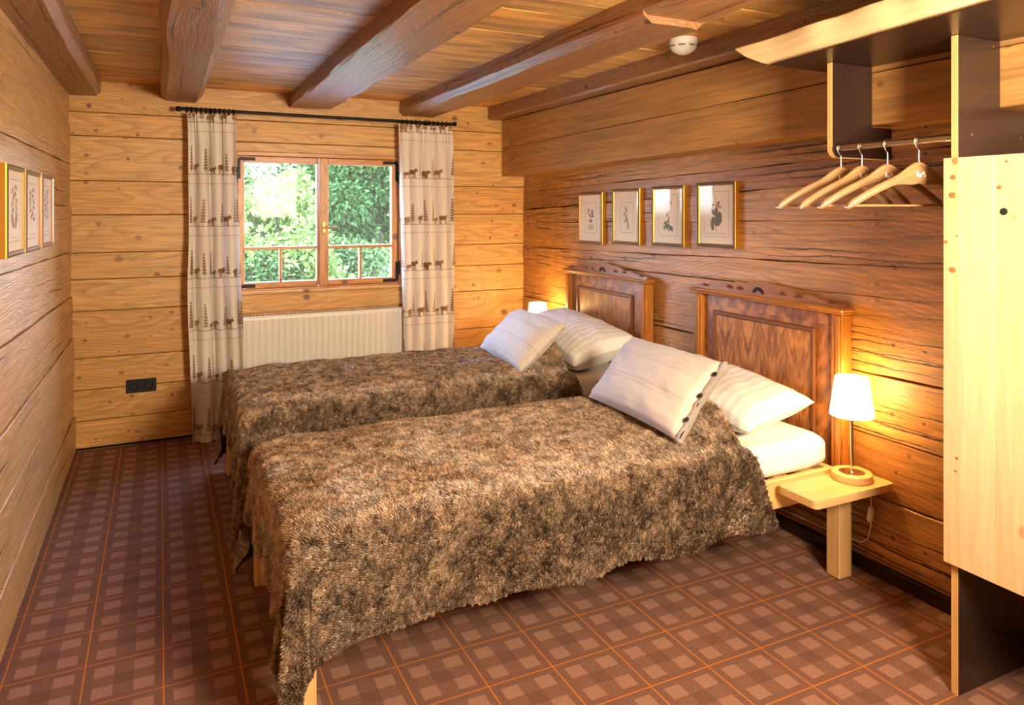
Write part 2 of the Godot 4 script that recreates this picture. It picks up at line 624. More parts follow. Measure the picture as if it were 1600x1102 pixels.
func materials() -> void:
	var pine := wood(11, {"early": Color(.825, .645, .38), "late": Color(.63, .415, .19), "knot": Color(.33, .18, .085), "stain": Color(.72, .51, .275), "rings": 15.0, "warp": 5.0, "knots": 80, "knot_size": 8.5, "contrast": .62, "streak": .15, "spots": .2})
	M.pine = wood_mat(pine, .46, .10)
	M.pine_b = wood_mat(pine, .46, .10, Color(.96, .94, .91))
	M.pine_c = wood_mat(pine, .48, .10, Color(1.0, .97, .91))
	var old := wood(23, {"early": Color(.72, .515, .265), "late": Color(.50, .32, .145), "knot": Color(.20, .105, .055), "stain": Color(.60, .42, .23), "rings": 17.0, "warp": 6.0, "knots": 40, "knot_size": 9.0, "contrast": .6, "streak": .22, "mid": .26, "cracks": 60, "stain_amount": .6, "spots": .3})
	M.old = wood_mat(old, .48, .25)
	M.old_b = wood_mat(old, .46, .25, Color(.90, .86, .82))
	M.old_c = wood_mat(old, .50, .25, Color(1.0, .99, 1.0))
	var pale := wood(37, {"early": Color(.765, .61, .405), "late": Color(.56, .40, .235), "knot": Color(.32, .19, .105), "stain": Color(.65, .50, .36), "rings": 12.0, "warp": 8.0, "knots": 22, "knot_size": 7.0, "contrast": .5, "streak": .16, "mid": .2, "cracks": 18, "stain_amount": .5, "spots": .4})
	M.pale = wood_mat(pale, .42, .28)
	M.pale_b = wood_mat(pale, .44, .28, Color(.97, .94, .90))
	var plank := wood(51, {"early": Color(.86, .675, .395), "late": Color(.65, .445, .21), "knot": Color(.26, .15, .08), "stain": Color(.50, .355, .22), "rings": 18.0, "warp": 4.0, "knots": 40, "knot_size": 7.0, "contrast": .45, "streak": .20, "stain_amount": .7, "stain_stretch": .0045, "spots": .3})
	M.plank = [wood_mat(plank, .45, .12), wood_mat(plank, .45, .12, Color(.93, .90, .86)), wood_mat(plank, .47, .12, Color(1.0, .94, .86)), wood_mat(plank, .45, .12, Color(.86, .84, .82))]
	var beam := wood(67, {"early": Color(.60, .42, .265), "late": Color(.39, .245, .14), "knot": Color(.18, .11, .07), "stain": Color(.53, .43, .355), "rings": 11.0, "warp": 8.0, "knots": 18, "knot_size": 9.0, "contrast": .6, "streak": .22, "cracks": 40, "stain_amount": .65, "spots": .4})
	M.beam = wood_mat(beam, .40, .20)
	M.val = wood_mat(wood(71, {"early": Color(.69, .50, .275), "late": Color(.59, .40, .205), "knot": Color(.29, .19, .115), "stain": Color(.53, .39, .255), "rings": 10.0, "warp": 3.0, "knots": 18, "knot_size": 9.0, "contrast": .35, "streak": .14, "cracks": 2, "stain_amount": .5, "spots": .1}, 1024, 224), .50, .10)
	var light := wood(83, {"early": Color(.885, .77, .59), "late": Color(.835, .695, .485), "knot": Color(.58, .34, .17), "rings": 26.0, "warp": 1.5, "knots": 14, "knot_size": 3.6, "contrast": .5, "streak": .05, "stain_amount": .1, "mid": .05}, 1024, 224)
	M.light = wood_mat(light, .42, .02)
	M.light_b = wood_mat(light, .42, .02, Color(.975, .955, .93))
	M.beech = wood_mat(light, .38, .02, Color(.95, .88, .76))
	M.sashwood = wood_mat(pine, .36, .05, Color(.93, .80, .62))
	M.hanger = wood_mat(pale, .28, .03, Color(.80, .78, .79))
	M.post = wood_mat(pale, .30, .08, Color(.86, .70, .44))
	M.crest = wood_mat(pale, .34, .08, Color(.74, .59, .39))
	var fm := StandardMaterial3D.new()
	fm.albedo_texture = flame_tex(120, 4.0); fm.roughness = .32
	fm.clearcoat_enabled = true; fm.clearcoat = .3; fm.clearcoat_roughness = .25
	M.flame = fm
	var fr := StandardMaterial3D.new()
	fr.albedo_texture = flame_tex(140, 2.0); fr.roughness = .34; fr.albedo_color = Color(.95, .92, .88)
	fr.clearcoat_enabled = true; fr.clearcoat = .25; fr.clearcoat_roughness = .3
	M.veneer = fr
	M.mould = flat(Color(.40, .225, .10), .35)
	M.ply = flat(Color(.17, .108, .082), .28)
	M.plyedge = wood_mat(light, .5, .03, Color(.93, .84, .68))
	M.dark = flat(Color(.045, .032, .025), .9)
	M.black = flat(Color(.03, .028, .027), .45)
	M.iron = flat(Color(.035, .035, .04), .42, .6)
	M.chrome = flat(Color(.80, .76, .70), .18, 1.0)
	M.white = flat(Color(.88, .86, .83), .45)
	M.enamel = flat(Color(.87, .84, .79), .35)
	M.gold = flat(Color(.72, .50, .16), .38, .65)
	M.silver = flat(Color(.50, .46, .40), .32, .7)
	M.mat = flat(Color(.86, .82, .76), .8)
	M.brass = flat(Color(.62, .47, .26), .35, .8)
	M.plastic = flat(Color(.85, .83, .80), .4)
	var ca := carpet_tex()
	var cm := wood_mat(ca, .95, .15)
	cm.metallic_specular = .2
	M.carpet = cm
	var cu := StandardMaterial3D.new()
	cu.albedo_texture = curtain_tex(); cu.roughness = .9; cu.backlight_enabled = true; cu.backlight = Color(.45, .43, .41)
	M.curtain = cu
	var li := StandardMaterial3D.new()
	li.albedo_texture = linen_tex(); li.roughness = .9; li.rim_enabled = true; li.rim = .15
	M.linen = li
	var sh := StandardMaterial3D.new()
	sh.albedo_texture = stripe_tex(); sh.roughness = .75
	M.sheet = sh
	M.cotton = flat(Color(.88, .865, .84), .85)
	M.button = flat(Color(.11, .085, .07), .4)
	var fu := StandardMaterial3D.new()
	fu.albedo_texture = fur_tex(); fu.roughness = 1.0; fu.metallic_specular = .2
	M.furbase = fu
	var hair := StandardMaterial3D.new()
	hair.vertex_color_use_as_albedo = true; hair.roughness = .42; hair.metallic_specular = .5
	M.hair = hair
	var gl := StandardMaterial3D.new()
	gl.transparency = BaseMaterial3D.TRANSPARENCY_ALPHA; gl.albedo_color = Color(1, 1, 1, .04); gl.roughness = .02
	gl.metallic_specular = .2
	M.glass = gl
	var pg: StandardMaterial3D = gl.duplicate()
	pg.metallic_specular = .12
	M.pane = pg
	var leaf := StandardMaterial3D.new()
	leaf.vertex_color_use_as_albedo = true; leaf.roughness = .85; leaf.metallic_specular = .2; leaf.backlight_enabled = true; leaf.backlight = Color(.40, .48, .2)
	M.leaf = leaf
	M.bark = flat(Color(.24, .19, .14), .9)
	M.bounce_grey = flat(Color(.50, .49, .47), .95)  # neutral grey for the added strip that cuts green bounce
	M.lawn = flat(Color(.27, .35, .15), .95)
	var shade := flat(Color(.95, .92, .86), .8)
	shade.emission_enabled = true; shade.emission = Color(1.0, .90, .70); shade.emission_energy_multiplier = 1.9
	M.shade = shade
	var globe := flat(Color(.95, .93, .9), .5)
	globe.emission_enabled = true; globe.emission = Color(1.0, .88, .72); globe.emission_energy_multiplier = 3.0
	M.globe = globe

# ---------------------------------------------------------------- the shell
# A hewn board or log that runs along the depth; face at xf, back at xb, its lower and upper edges given at both ends.
func hewn(xf: float, xb: float, d0: float, d1: float, lo0: float, hi0: float, lo1: float, hi1: float, sd: int, wob := .003, bev := .0018, seg := 36) -> MB:
	var mb := MB.new()
	var nz := noise(sd, 1.0, 2)
	var s := signf(xb - xf)
	var rows := []
	var uvs := []
	var vo := rng.randf_range(.1, .55)
	for i in seg + 1:
		var f := float(i) / seg
		var d := lerpf(d0, d1, f)
		var lo := lerpf(lo0, lo1, f) + wob * nz.get_noise_2d(d * 2.3, 3.0)
		var hi := lerpf(hi0, hi1, f) + wob * nz.get_noise_2d(d * 2.3, 40.0)
		var sec := [Vector2(xb, lo), Vector2(xf + s * bev, lo), Vector2(xf, lo + bev)]
		for k in [.2, .4, .6, .8]:
			sec.append(Vector2(xf + wob * .8 * nz.get_noise_2d(d * 1.7, 90.0 + k * 3.0), lerpf(lo, hi, k)))
		sec.append_array([Vector2(xf, hi - bev), Vector2(xf + s * bev, hi), Vector2(xb, hi)])
		var r := []
		var u := []
		for k in sec.size():
			var q: Vector2 = sec[k]
			r.append(P(q.x, q.y, d))
			var dy: float = q.y - lerpf(lo0, lo1, f)
			if k == 0: dy = -.03
			elif k == 9: dy += .03
			u.append(Vector2((d - d0) / TL, vo + dy / TH))
		rows.append(r); uvs.append(u)
	strips(mb, rows, uvs, [[0, 1], [1, 2], [2, 3, 4, 5, 6, 7], [7, 8], [8, 9]], Vector3((xf + xb) / 2, (lo0 + hi0) / 2, 0))
	return mb

# faces of a long piece, each strip smooth by itself, with sharp arrises between them
func strips(mb: MB, rows: Array, uvs: Array, cols: Array, mid: Vector3) -> void:
	for c in cols:
		var rr := []
		var uu := []
		for i in rows.size():
			var a := []
			var b := []
			for k in c:
				a.append(rows[i][k]); b.append(uvs[i][k])
			rr.append(a); uu.append(b)
		var n0 := mb.v.size()
		var t0 := mb.ix.size()
		mb.grid(rr, uu)
		var s := 0.0
		for k in range(n0, mb.v.size()):
			var z := mb.v[k] - mid
			s += mb.n[k].dot(Vector3(z.x, z.y, 0))
		if s < 0.0:
			for k in range(n0, mb.v.size()): mb.n[k] = -mb.n[k]
			for k in range(t0, mb.ix.size(), 3):
				var z := mb.ix[k + 1]
				mb.ix[k + 1] = mb.ix[k + 2]; mb.ix[k + 2] = z
	mb.fan(rows[0], rows[0][0] - rows[1][0])
	mb.fan(rows[-1], rows[-1][0] - rows[-2][0])

# A rough-hewn ceiling beam with waney lower edges.
func beam_mesh(x0: float, x1: float, d0: float, d1: float, yb: float, yt: float, ch: Vector2, sd: int, sway := .012, seg := 48) -> MB:
	var mb := MB.new()
	var nz := noise(sd, 1.0, 3)
	var rows := []
	var uvs := []
	var vo := rng.randf_range(.05, .4)
	for i in seg + 1:
		var d := lerpf(d0, d1, float(i) / seg)
		var sec := [Vector2(x0, yt), Vector2(x0, yb + ch.x), Vector2(x0 + ch.x, yb), Vector2(lerpf(x0, x1, .36), yb), Vector2(lerpf(x0, x1, .68), yb), Vector2(x1 - ch.y, yb), Vector2(x1, yb + ch.y), Vector2(x1, yt), Vector2(x0, yt)]
		var r := []
		var u := []
		var run := vo
		var prev: Vector2 = sec[0]
		for k in sec.size():
			var q: Vector2 = sec[k]
			run += prev.distance_to(q) / TH
			prev = q
			var amp := sway if k > 0 and k < 7 else 0.0
			var z := Vector2(nz.get_noise_2d(d * .9, k * 5.0) * amp + nz.get_noise_2d(d * .5, 77.0) * amp, nz.get_noise_2d(d * 1.1, 50.0 + k * 5.0) * amp * .7)
			r.append(P(q.x + z.x, q.y + z.y, d)); u.append(Vector2((d - d0) / TL * .9, run))
		rows.append(r); uvs.append(u)
	strips(mb, rows, uvs, [[0, 1], [1, 2], [2, 3, 4, 5], [5, 6], [6, 7]], Vector3((x0 + x1) / 2, yt - .03, 0))
	return mb

func build_floor() -> void:
	var fl := struct("floor", "brown tartan carpet with thin orange lines")
	var mb := MB.new()
	mb.box(P((LW + RW) / 2, -.055, (FW + BW) / 2), Vector3(RW - LW + .4, .09, BW - FW + .4), .002)
	part(fl, "slab", mb, M.dark)
	mb = MB.new()
	var cx := .2299 * 4.0
	var cd := .2221 * 4.0
	var pts := []
	var uvs := []
	for q in [[LW - .06, FW], [RW + .06, FW], [RW + .06, BW + .02], [LW - .06, BW + .02]]:
		pts.append(P(q[0], 0.0, q[1])); uvs.append(Vector2((q[0] - 1.157) / cx, -(q[1] - 2.305) / cd))
	mb.face(pts, Vector3.UP, uvs)
	part(fl, "carpet", mb, M.carpet)

func build_ceiling() -> void:
	var ce := struct("ceiling", "ceiling of pine boards laid across hewn beams")
	var mb := MB.new()
	mb.box(P((LW + RW) / 2, CH + .13, (FW + BW) / 2), Vector3(RW - LW + .5, .18, BW - FW + .6), .002)
	part(ce, "slab", mb, M.dark)
	var cuts := [5.27, 5.06, 4.85, 4.645, 4.44, 4.22, 4.01, 3.79, 3.575, 3.34, 3.17]
	while cuts[-1] > FW:
		cuts.append(cuts[-1] - rng.randf_range(.17, .225))
	for k in cuts.size() - 1:
		var w: float = cuts[k] - cuts[k + 1] - .004
		mb = MB.new()
		if rng.randf() < .5: mb.tl = -TL
		mb.box(P((LW + RW) / 2, CH + .02 + rng.randf_range(-.002, .002), (cuts[k] + cuts[k + 1]) / 2), Vector3(RW - LW + .12, .036, w), .003, 0, rv())
		part(ce, "plank", mb, M.plank[rng.randi() % 4])
	# five beams; the first and last lie against the side walls
	part(ce, "beam", beam_mesh(LW - .03, -.335, FW, 5.215, 2.21, 2.31, Vector2(.004, .03), 301, .008), M.beam)
	part(ce, "beam", beam_mesh(.0, .25, FW, 5.215, 2.205, 2.31, Vector2(.03, .045), 302, .012), M.beam)
	part(ce, "beam", beam_mesh(.80, 1.11, FW, 5.215, 2.212, 2.31, Vector2(.006, .02), 303, .016), M.beam)
	part(ce, "beam", beam_mesh(1.60, 1.935, 2.2, 5.215, 2.195, 2.31, Vector2(.035, .08), 304, .014), M.beam)
	part(ce, "beam", beam_mesh(1.60, 1.93, FW, 2.199, 2.222, 2.31, Vector2(.02, .06), 305, .008), M.beam)
	part(ce, "beam", beam_mesh(2.31, 2.60, FW, 5.215, 2.205, 2.31, Vector2(.01, .01), 306, .01), M.beam)

func build_walls() -> void:
	# left
	var wl := struct("wall_left", "pale hewn log wall hung with three gilt pictures")
	var mb := MB.new()
	mb.box(P(LW - .17, 1.16, (FW + BW) / 2), Vector3(.2, 2.36, BW - FW + .5), .002)
	part(wl, "backing", mb, M.dark)
	var jl := [[.012, .012], [.235, .225], [.50, .47], [.75, .71], [1.063, .966], [1.30, 1.24], [1.545, 1.52], [1.767, 1.781], [1.984, 2.014], [2.29, 2.29]]
	for k in jl.size() - 1:
		var y: float = (jl[k][0] + jl[k + 1][0]) / 2
		var xf := LW + .016 - .036 * y / 2.2
		var off: float = [.004, -.003, .003, 0.0, -.004, .002, -.002, .003, 0.0][k]
		part(wl, "log", hewn(xf + off, LW - .08, FW, 1.6, jl[k][0] + .002, jl[k + 1][0] - .002, jl[k][0] + .002, jl[k + 1][0] - .002, 400 + k), M.pale if k % 2 else M.pale_b)
		part(wl, "log", hewn(xf + off, LW - .08, 1.602, 5.195, jl[k][0] + .002, jl[k + 1][0] - .002, jl[k][1] + .002, jl[k + 1][1] - .002, 420 + k, .004, .002, 44), M.pale if k % 3 else M.pale_b)
	# right: old logs below, two smooth boards boxed out above
	var wr := struct("wall_right", "dark old log wall behind the headboards")
	mb = MB.new()
	mb.box(P(RW + .17, 1.16, (FW + BW) / 2), Vector3(.2, 2.36, BW - FW + .5), .002)
	part(wr, "backing", mb, M.dark)
	# heights at the viewer's end (depth 1.3) and at the window wall
	var jr := [[.062, .06], [.085, .07], [.345, .275], [.58, .56], [.835, .81], [1.15, 1.115], [1.285, 1.205], [1.47, 1.40], [1.645, 1.50], [1.745, 1.642], [1.95, 1.90]]
	for k in jr.size() - 1:
		var off: float = [.01, 0.0, .004, -.003, .003, -.002, .002, -.003, .003, .006][k]
		var g: float = [.002, .004, .002, .004, .004, .002, .0015, .002, .004, .0015][k]
		var mm: Material = [M.old_b, M.old, M.old_b, M.old, M.old_c, M.old_c, M.old_c, M.old, M.old_b, M.old][k]
		part(wr, "log", hewn(RW + off, RW + .09, 1.30, 5.195, jr[k][0] + g * .5, jr[k + 1][0] - g * .5, jr[k][1] + g * .5, jr[k + 1][1] - g * .5, 500 + k, .006, .0022, 72), mm)
		part(wr, "log", hewn(RW + off, RW + .09, FW, 1.297, jr[k][0] + g, jr[k + 1][0] - g, jr[k][0] + g, jr[k + 1][0] - g, 520 + k), mm)
	var vb := [[1.835, 1.765, 2.026, 1.982], [2.03, 1.985, 2.195, 2.203]]
	for k in 2:
		var q: Array = vb[k]
		part(wr, "valance_board", hewn(2.43, RW + .02, 1.05, 5.197, q[0], q[2], q[1], q[3], 540 + k, .002, .002, 30), M.val)
		part(wr, "valance_board", hewn(2.43, RW + .02, FW, 1.047, q[0], q[2], q[0], q[2], 545 + k, .002, .002, 12), M.val)
	var bb := struct("baseboard_right", "dark recessed plinth under the log wall")
	mb = MB.new()
	mb.box(P(RW + .05, .03, (FW + BW) / 2), Vector3(.09, .056, BW - FW - .02), .003, 2)
	part(bb, "plinth", mb, M.ply)
	# window wall
	var wb := struct("wall_back", "light pine board wall around the window")
	mb = MB.new()
	var ox0 := .42
	var ox1 := 1.63
	var oy0 := .945
	var oy1 := 1.895
	var bd := BW + .13
	for q in [[LW - .3, ox0, -.1, 2.4], [ox1, RW + .3, -.1, 2.4], [ox0, ox1, -.1, oy0], [ox0, ox1, oy1, 2.4]]:
		mb.box(P((q[0] + q[1]) / 2, (q[2] + q[3]) / 2, bd), Vector3(q[1] - q[0], q[3] - q[2], .2), .001)
	part(wb, "backing", mb, M.sashwood)
	mb = MB.new()
	for q in [[LW - .05, ox0 - .02, .0, 2.3], [ox1 + .02, RW + .05, .0, 2.3], [ox0, ox1, .0, oy0 - .02], [ox0, ox1, oy1 + .02, 2.3]]:
		mb.box(P((q[0] + q[1]) / 2, (q[2] + q[3]) / 2, BW + .0305), Vector3(q[1] - q[0], q[3] - q[2], .003), .0005)
	part(wb, "gap_lining", mb, M.dark)
	var jb := [.018, .187, .380, .577, .869, 1.067, 1.232, 1.468, 1.681, 1.961, 2.108, 2.31]
	for k in jb.size() - 1:
		var lo: float = jb[k] + .0018
		var hi: float = jb[k + 1] - .0018
		var spans := []
		if hi > oy0 and lo < oy1:
			spans.append_array([[LW - .03, ox0, lo, hi], [ox1, RW + .03, lo, hi]])
			if lo < oy0: spans.append([ox0, ox1, lo, oy0])
			if hi > oy1: spans.append([ox0, ox1, oy1, hi])
		else:
			spans.append([LW - .03, RW + .03, lo, hi])
		var vo := rv(.18, .82)
		var mt: Material = [M.pine, M.pine_b, M.pine_c][rng.randi() % 3]
		var turned := -1.0 if rng.randf() < .5 else 1.0
		var slid := rng.randf_range(-.1, .1)
		var proud := rng.randf_range(-.0025, .0025)
		for q in spans:
			mb = MB.new()
			mb.tl = TL * turned
			var xm: float = (q[0] + q[1]) / 2
			mb.box(P(xm, (q[2] + q[3]) / 2, BW + .015 + proud), Vector3(q[1] - q[0], q[3] - q[2], .03), .0035, 0, Vector2(.5 + slid + turned * (xm - 1.06) / TL, vo.y))
			part(wb, "board", mb, mt)
	# behind the viewer
	var wf := struct("wall_front", "pine board wall behind the viewer")
	mb = MB.new()
	mb.box(P((LW + RW) / 2, 1.16, FW - .13), Vector3(RW - LW + .6, 2.5, .2), .002)
	part(wf, "backing", mb, M.dark)
	for k in 8:
		mb = MB.new()
		mb.box(P((LW + RW) / 2, .145 + k * .288, FW - .015), Vector3(RW - LW + .06, .284, .03), .003, 0, rv())
		part(wf, "board", mb, M.pine if k % 2 else M.pine_b)

func bar(mb: MB, x0: float, x1: float, y0: float, y1: float, d0: float, d1: float, bev := .002, grain := 0) -> void:
	mb.box(P((x0 + x1) / 2, (y0 + y1) / 2, (d0 + d1) / 2), Vector3(absf(x1 - x0), absf(y1 - y0), absf(d1 - d0)), bev, grain, rv(.3, .7))

func build_window() -> void:
	var wi := struct("window_1", "two-leaf wooden casement window with black strap hinges")
	var mb := MB.new()
	bar(mb, .42, .463, .945, 1.895, 5.185, 5.30, .003, 1)
	bar(mb, 1.583, 1.63, .945, 1.895, 5.185, 5.30, .003, 1)
	bar(mb, .463, 1.583, 1.868, 1.895, 5.185, 5.30, .003)
	bar(mb, .463, 1.583, .945, .962, 5.19, 5.30, .003)
	part(wi, "frame", mb, M.sashwood)
	var s0 := 5.198
	var s1 := 5.25
	for k in 2:
		var x0: float = [.465, 1.008][k]
		var x1: float = [1.004, 1.581][k]
		var g0: float = [.51, 1.071][k]
		var g1: float = [.991, 1.534][k]
		var f0 := s0 - (.012 if k == 1 else 0.0)
		mb = MB.new()
		bar(mb, x0, g0, .964, 1.866, f0 if k == 1 else s0, s1, .004, 1)
		bar(mb, g1, x1, .964, 1.866, s0, s1, .004, 1)
		bar(mb, g0, g1, 1.822, 1.866, s0, s1, .004)
		bar(mb, g0, g1, .964, 1.004, s0, s1, .004)
		var sash := part(wi, "sash", mb, M.sashwood)
		mb = MB.new()
		bar(mb, g0 - .004, g1 + .004, 1.0, 1.826, 5.222, 5.226, .0005)
		part(sash, "pane", mb, M.pane)
		mb = MB.new()
		bar(mb, g0, g1, 1.225, 1.246, 5.203, 5.245, .004)
		part(sash, "muntin", mb, M.sashwood)
		mb = MB.new()
		var mx: float = [.748, 1.305][k]
		bar(mb, mx - .009, mx + .009, 1.004, 1.225, 5.203, 5.245, .004, 1)
		part(sash, "muntin", mb, M.sashwood)
		for e in 2:
			mb = MB.new()
			var y: float = [1.846, .982][e]
			var sg := 1.0 if k == 0 else -1.0
			var hx: float = [.474, 1.572][k]
			bar(mb, hx, hx + sg * .105, y - .011, y + .011, s0 - .005, s0 + .001, .0015)
			bar(mb, hx - .010, hx + .010, y, y + (-.135 if e == 0 else .135), s0 - .005, s0 + .001, .0015)
			mb.tube([P(hx - sg * .016, y + (-.06 if e == 0 else .04), 5.18), P(hx - sg * .016, y + (-.16 if e == 0 else .14), 5.18)], .007, 8)
			part(sash, "hinge", mb, M.iron, "black iron corner strap hinge")
		if k == 1:
			mb = MB.new()
			bar(mb, 1.024, 1.052, 1.335, 1.42, 5.178, 5.187, .003)
			mb.tube([P(1.038, 1.376, 5.186), P(1.038, 1.376, 5.155)], .009, 10)
			mb.tube([P(1.036, 1.376, 5.150), P(1.08, 1.378, 5.148), P(1.13, 1.374, 5.15)], [.009, .0075, .006], 10)
			part(sash, "handle", mb, M.brass, "brass window handle")
	mb = MB.new()
	bar(mb, .415, 1.635, .927, .947, 5.155, 5.20, .004)
	part(wi, "window_sill", mb, M.pine)
	mb = MB.new()
	bar(mb, .44, 1.62, .80, .926, 5.172, 5.199, .004)
	part(wi, "apron", mb, M.pine_c)

# ---------------------------------------------------------------- outside
func leaf_mesh() -> ArrayMesh:
	var mb := MB.new()
	var l := [Vector3(0, 0, 0), Vector3(.3, .35, .06), Vector3(.26, .7, .05), Vector3(0, 1.05, -.08), Vector3(-.26, .7, .05), Vector3(-.3, .35, .06)]
	var mid := Vector3(0, .5, -.04)
	for k in 6:
		mb.face([mid, l[k], l[(k + 1) % 6]], Vector3(0, 0, 1), [Vector2.ZERO, Vector2.ZERO, Vector2.ZERO])
	return mb.mesh()

func tree(label: String, at: Vector3, crown: Vector3, size: Vector3, count: int, lf: float, c0: Color, c1: Color, sd: int, lm: ArrayMesh, called := "tree", group := "") -> void:
	var r := RandomNumberGenerator.new()
	r.seed = sd
	var o := thing(called, label, "tree" if called == "tree" else "bush", at, group)
	var mb := MB.new()
	mb.tube([at, at.lerp(crown, .35) + Vector3(.08, 0, .05), at.lerp(crown, .7), crown + Vector3(0, size.y * .5, 0)], [.16 * size.x / 2, .13 * size.x / 2, .09 * size.x / 2, .02], 9)
	for k in 7:
		var z := Vector3(r.randf_range(-.7, .7) * size.x, r.randf_range(-.2, .7) * size.y, r.randf_range(-.7, .7) * size.z)
		var st := at.lerp(crown, r.randf_range(.5, .95))
		mb.tube([st, st.lerp(crown + z, .5) + Vector3(0, .1, 0), crown + z], [.05 * size.x / 2, .035 * size.x / 2, .008], 6)
	part(o, "trunk", mb, M.bark)
	var blobs := []
	for k in 46:
		var q := Vector3(r.randfn(), r.randfn(), r.randfn()).normalized() * pow(r.randf(), .4)
		blobs.append([crown + q * size, r.randf_range(.20, .36) * size.x, r.randf()])
	var mm := MultiMesh.new()
	mm.transform_format = MultiMesh.TRANSFORM_3D
	mm.use_colors = true
	mm.mesh = lm
	mm.instance_count = count
	for i in count:
		var b: Array = blobs[r.randi() % blobs.size()]
		var q := Vector3(r.randfn(), r.randfn() * .8 + .15, r.randfn()).normalized()
		var p: Vector3 = b[0] + q * b[1] * pow(r.randf(), .33)
		var up := (q + Vector3(r.randf_range(-.8, .8), r.randf_range(-1.1, .4), r.randf_range(-.8, .8))).normalized()
		var sd2 := up.cross(Vector3(r.randf_range(-1, 1), r.randf_range(-1, 1), r.randf_range(-1, 1))).normalized()
		var s := lf * r.randf_range(.7, 1.25)
		mm.set_instance_transform(i, Transform3D(Basis(sd2, up, sd2.cross(up)) * s, p - at))
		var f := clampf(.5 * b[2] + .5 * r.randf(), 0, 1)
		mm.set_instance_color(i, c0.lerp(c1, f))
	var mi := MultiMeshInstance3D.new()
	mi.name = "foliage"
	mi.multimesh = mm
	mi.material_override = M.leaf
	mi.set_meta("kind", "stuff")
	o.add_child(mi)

func build_outside() -> void:
	var gr := struct("ground_outside", "sunlit lawn outside the window")
	var mb := MB.new()
	mb.box(P(4, -.55, 35.5), Vector3(90, .2, 60), .01)
	part(gr, "lawn", mb, M.lawn)
	mb = MB.new()
	mb.box(P(2, -.50, 7.9), Vector3(30, .2, 4.6), .01)  # unseen grey strip, added to keep green lawn bounce off the ceiling
	part(gr, "added_grey_strip", mb, M.bounce_grey)
	var lm := leaf_mesh()
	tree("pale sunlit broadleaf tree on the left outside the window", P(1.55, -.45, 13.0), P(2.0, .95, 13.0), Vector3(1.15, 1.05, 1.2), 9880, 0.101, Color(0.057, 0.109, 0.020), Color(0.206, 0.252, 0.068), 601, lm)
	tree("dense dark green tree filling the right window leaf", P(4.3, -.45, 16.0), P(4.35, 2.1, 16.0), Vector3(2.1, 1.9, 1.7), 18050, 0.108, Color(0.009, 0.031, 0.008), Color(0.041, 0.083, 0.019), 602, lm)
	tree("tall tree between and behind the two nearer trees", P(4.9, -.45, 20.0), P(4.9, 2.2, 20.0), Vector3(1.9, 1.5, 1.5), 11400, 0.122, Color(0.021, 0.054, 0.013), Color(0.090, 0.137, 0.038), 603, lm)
	tree("low dark bush in front of the pale tree", P(1.35, -.45, 12.0), P(1.35, .35, 12.0), Vector3(.7, .45, .6), 4180, 0.072, Color(0.008, 0.025, 0.006), Color(0.041, 0.079, 0.021), 604, lm, "bush")
	tree("low leafy bush under the dark green tree", P(2.9, -.45, 13.5), P(2.95, .30, 13.5), Vector3(1.0, .55, .7), 6080, 0.079, Color(0.014, 0.041, 0.013), Color(0.083, 0.128, 0.038), 605, lm, "bush")
	tree("yellow green bush at the right edge of the window view", P(4.45, -.45, 15.0), P(4.45, .55, 14.0), Vector3(.55, .5, .5), 2850, 0.079, Color(0.100, 0.124, 0.028), Color(0.228, 0.231, 0.090), 606, lm, "bush")
	tree("hedge of mixed shrubs at the far side of the lawn", P(4.5, -.45, 27.0), P(4.5, 1.2, 27.0), Vector3(5.0, 1.4, 1.0), 17100, 0.173, Color(0.021, 0.049, 0.013), Color(0.103, 0.141, 0.041), 607, lm, "bush")

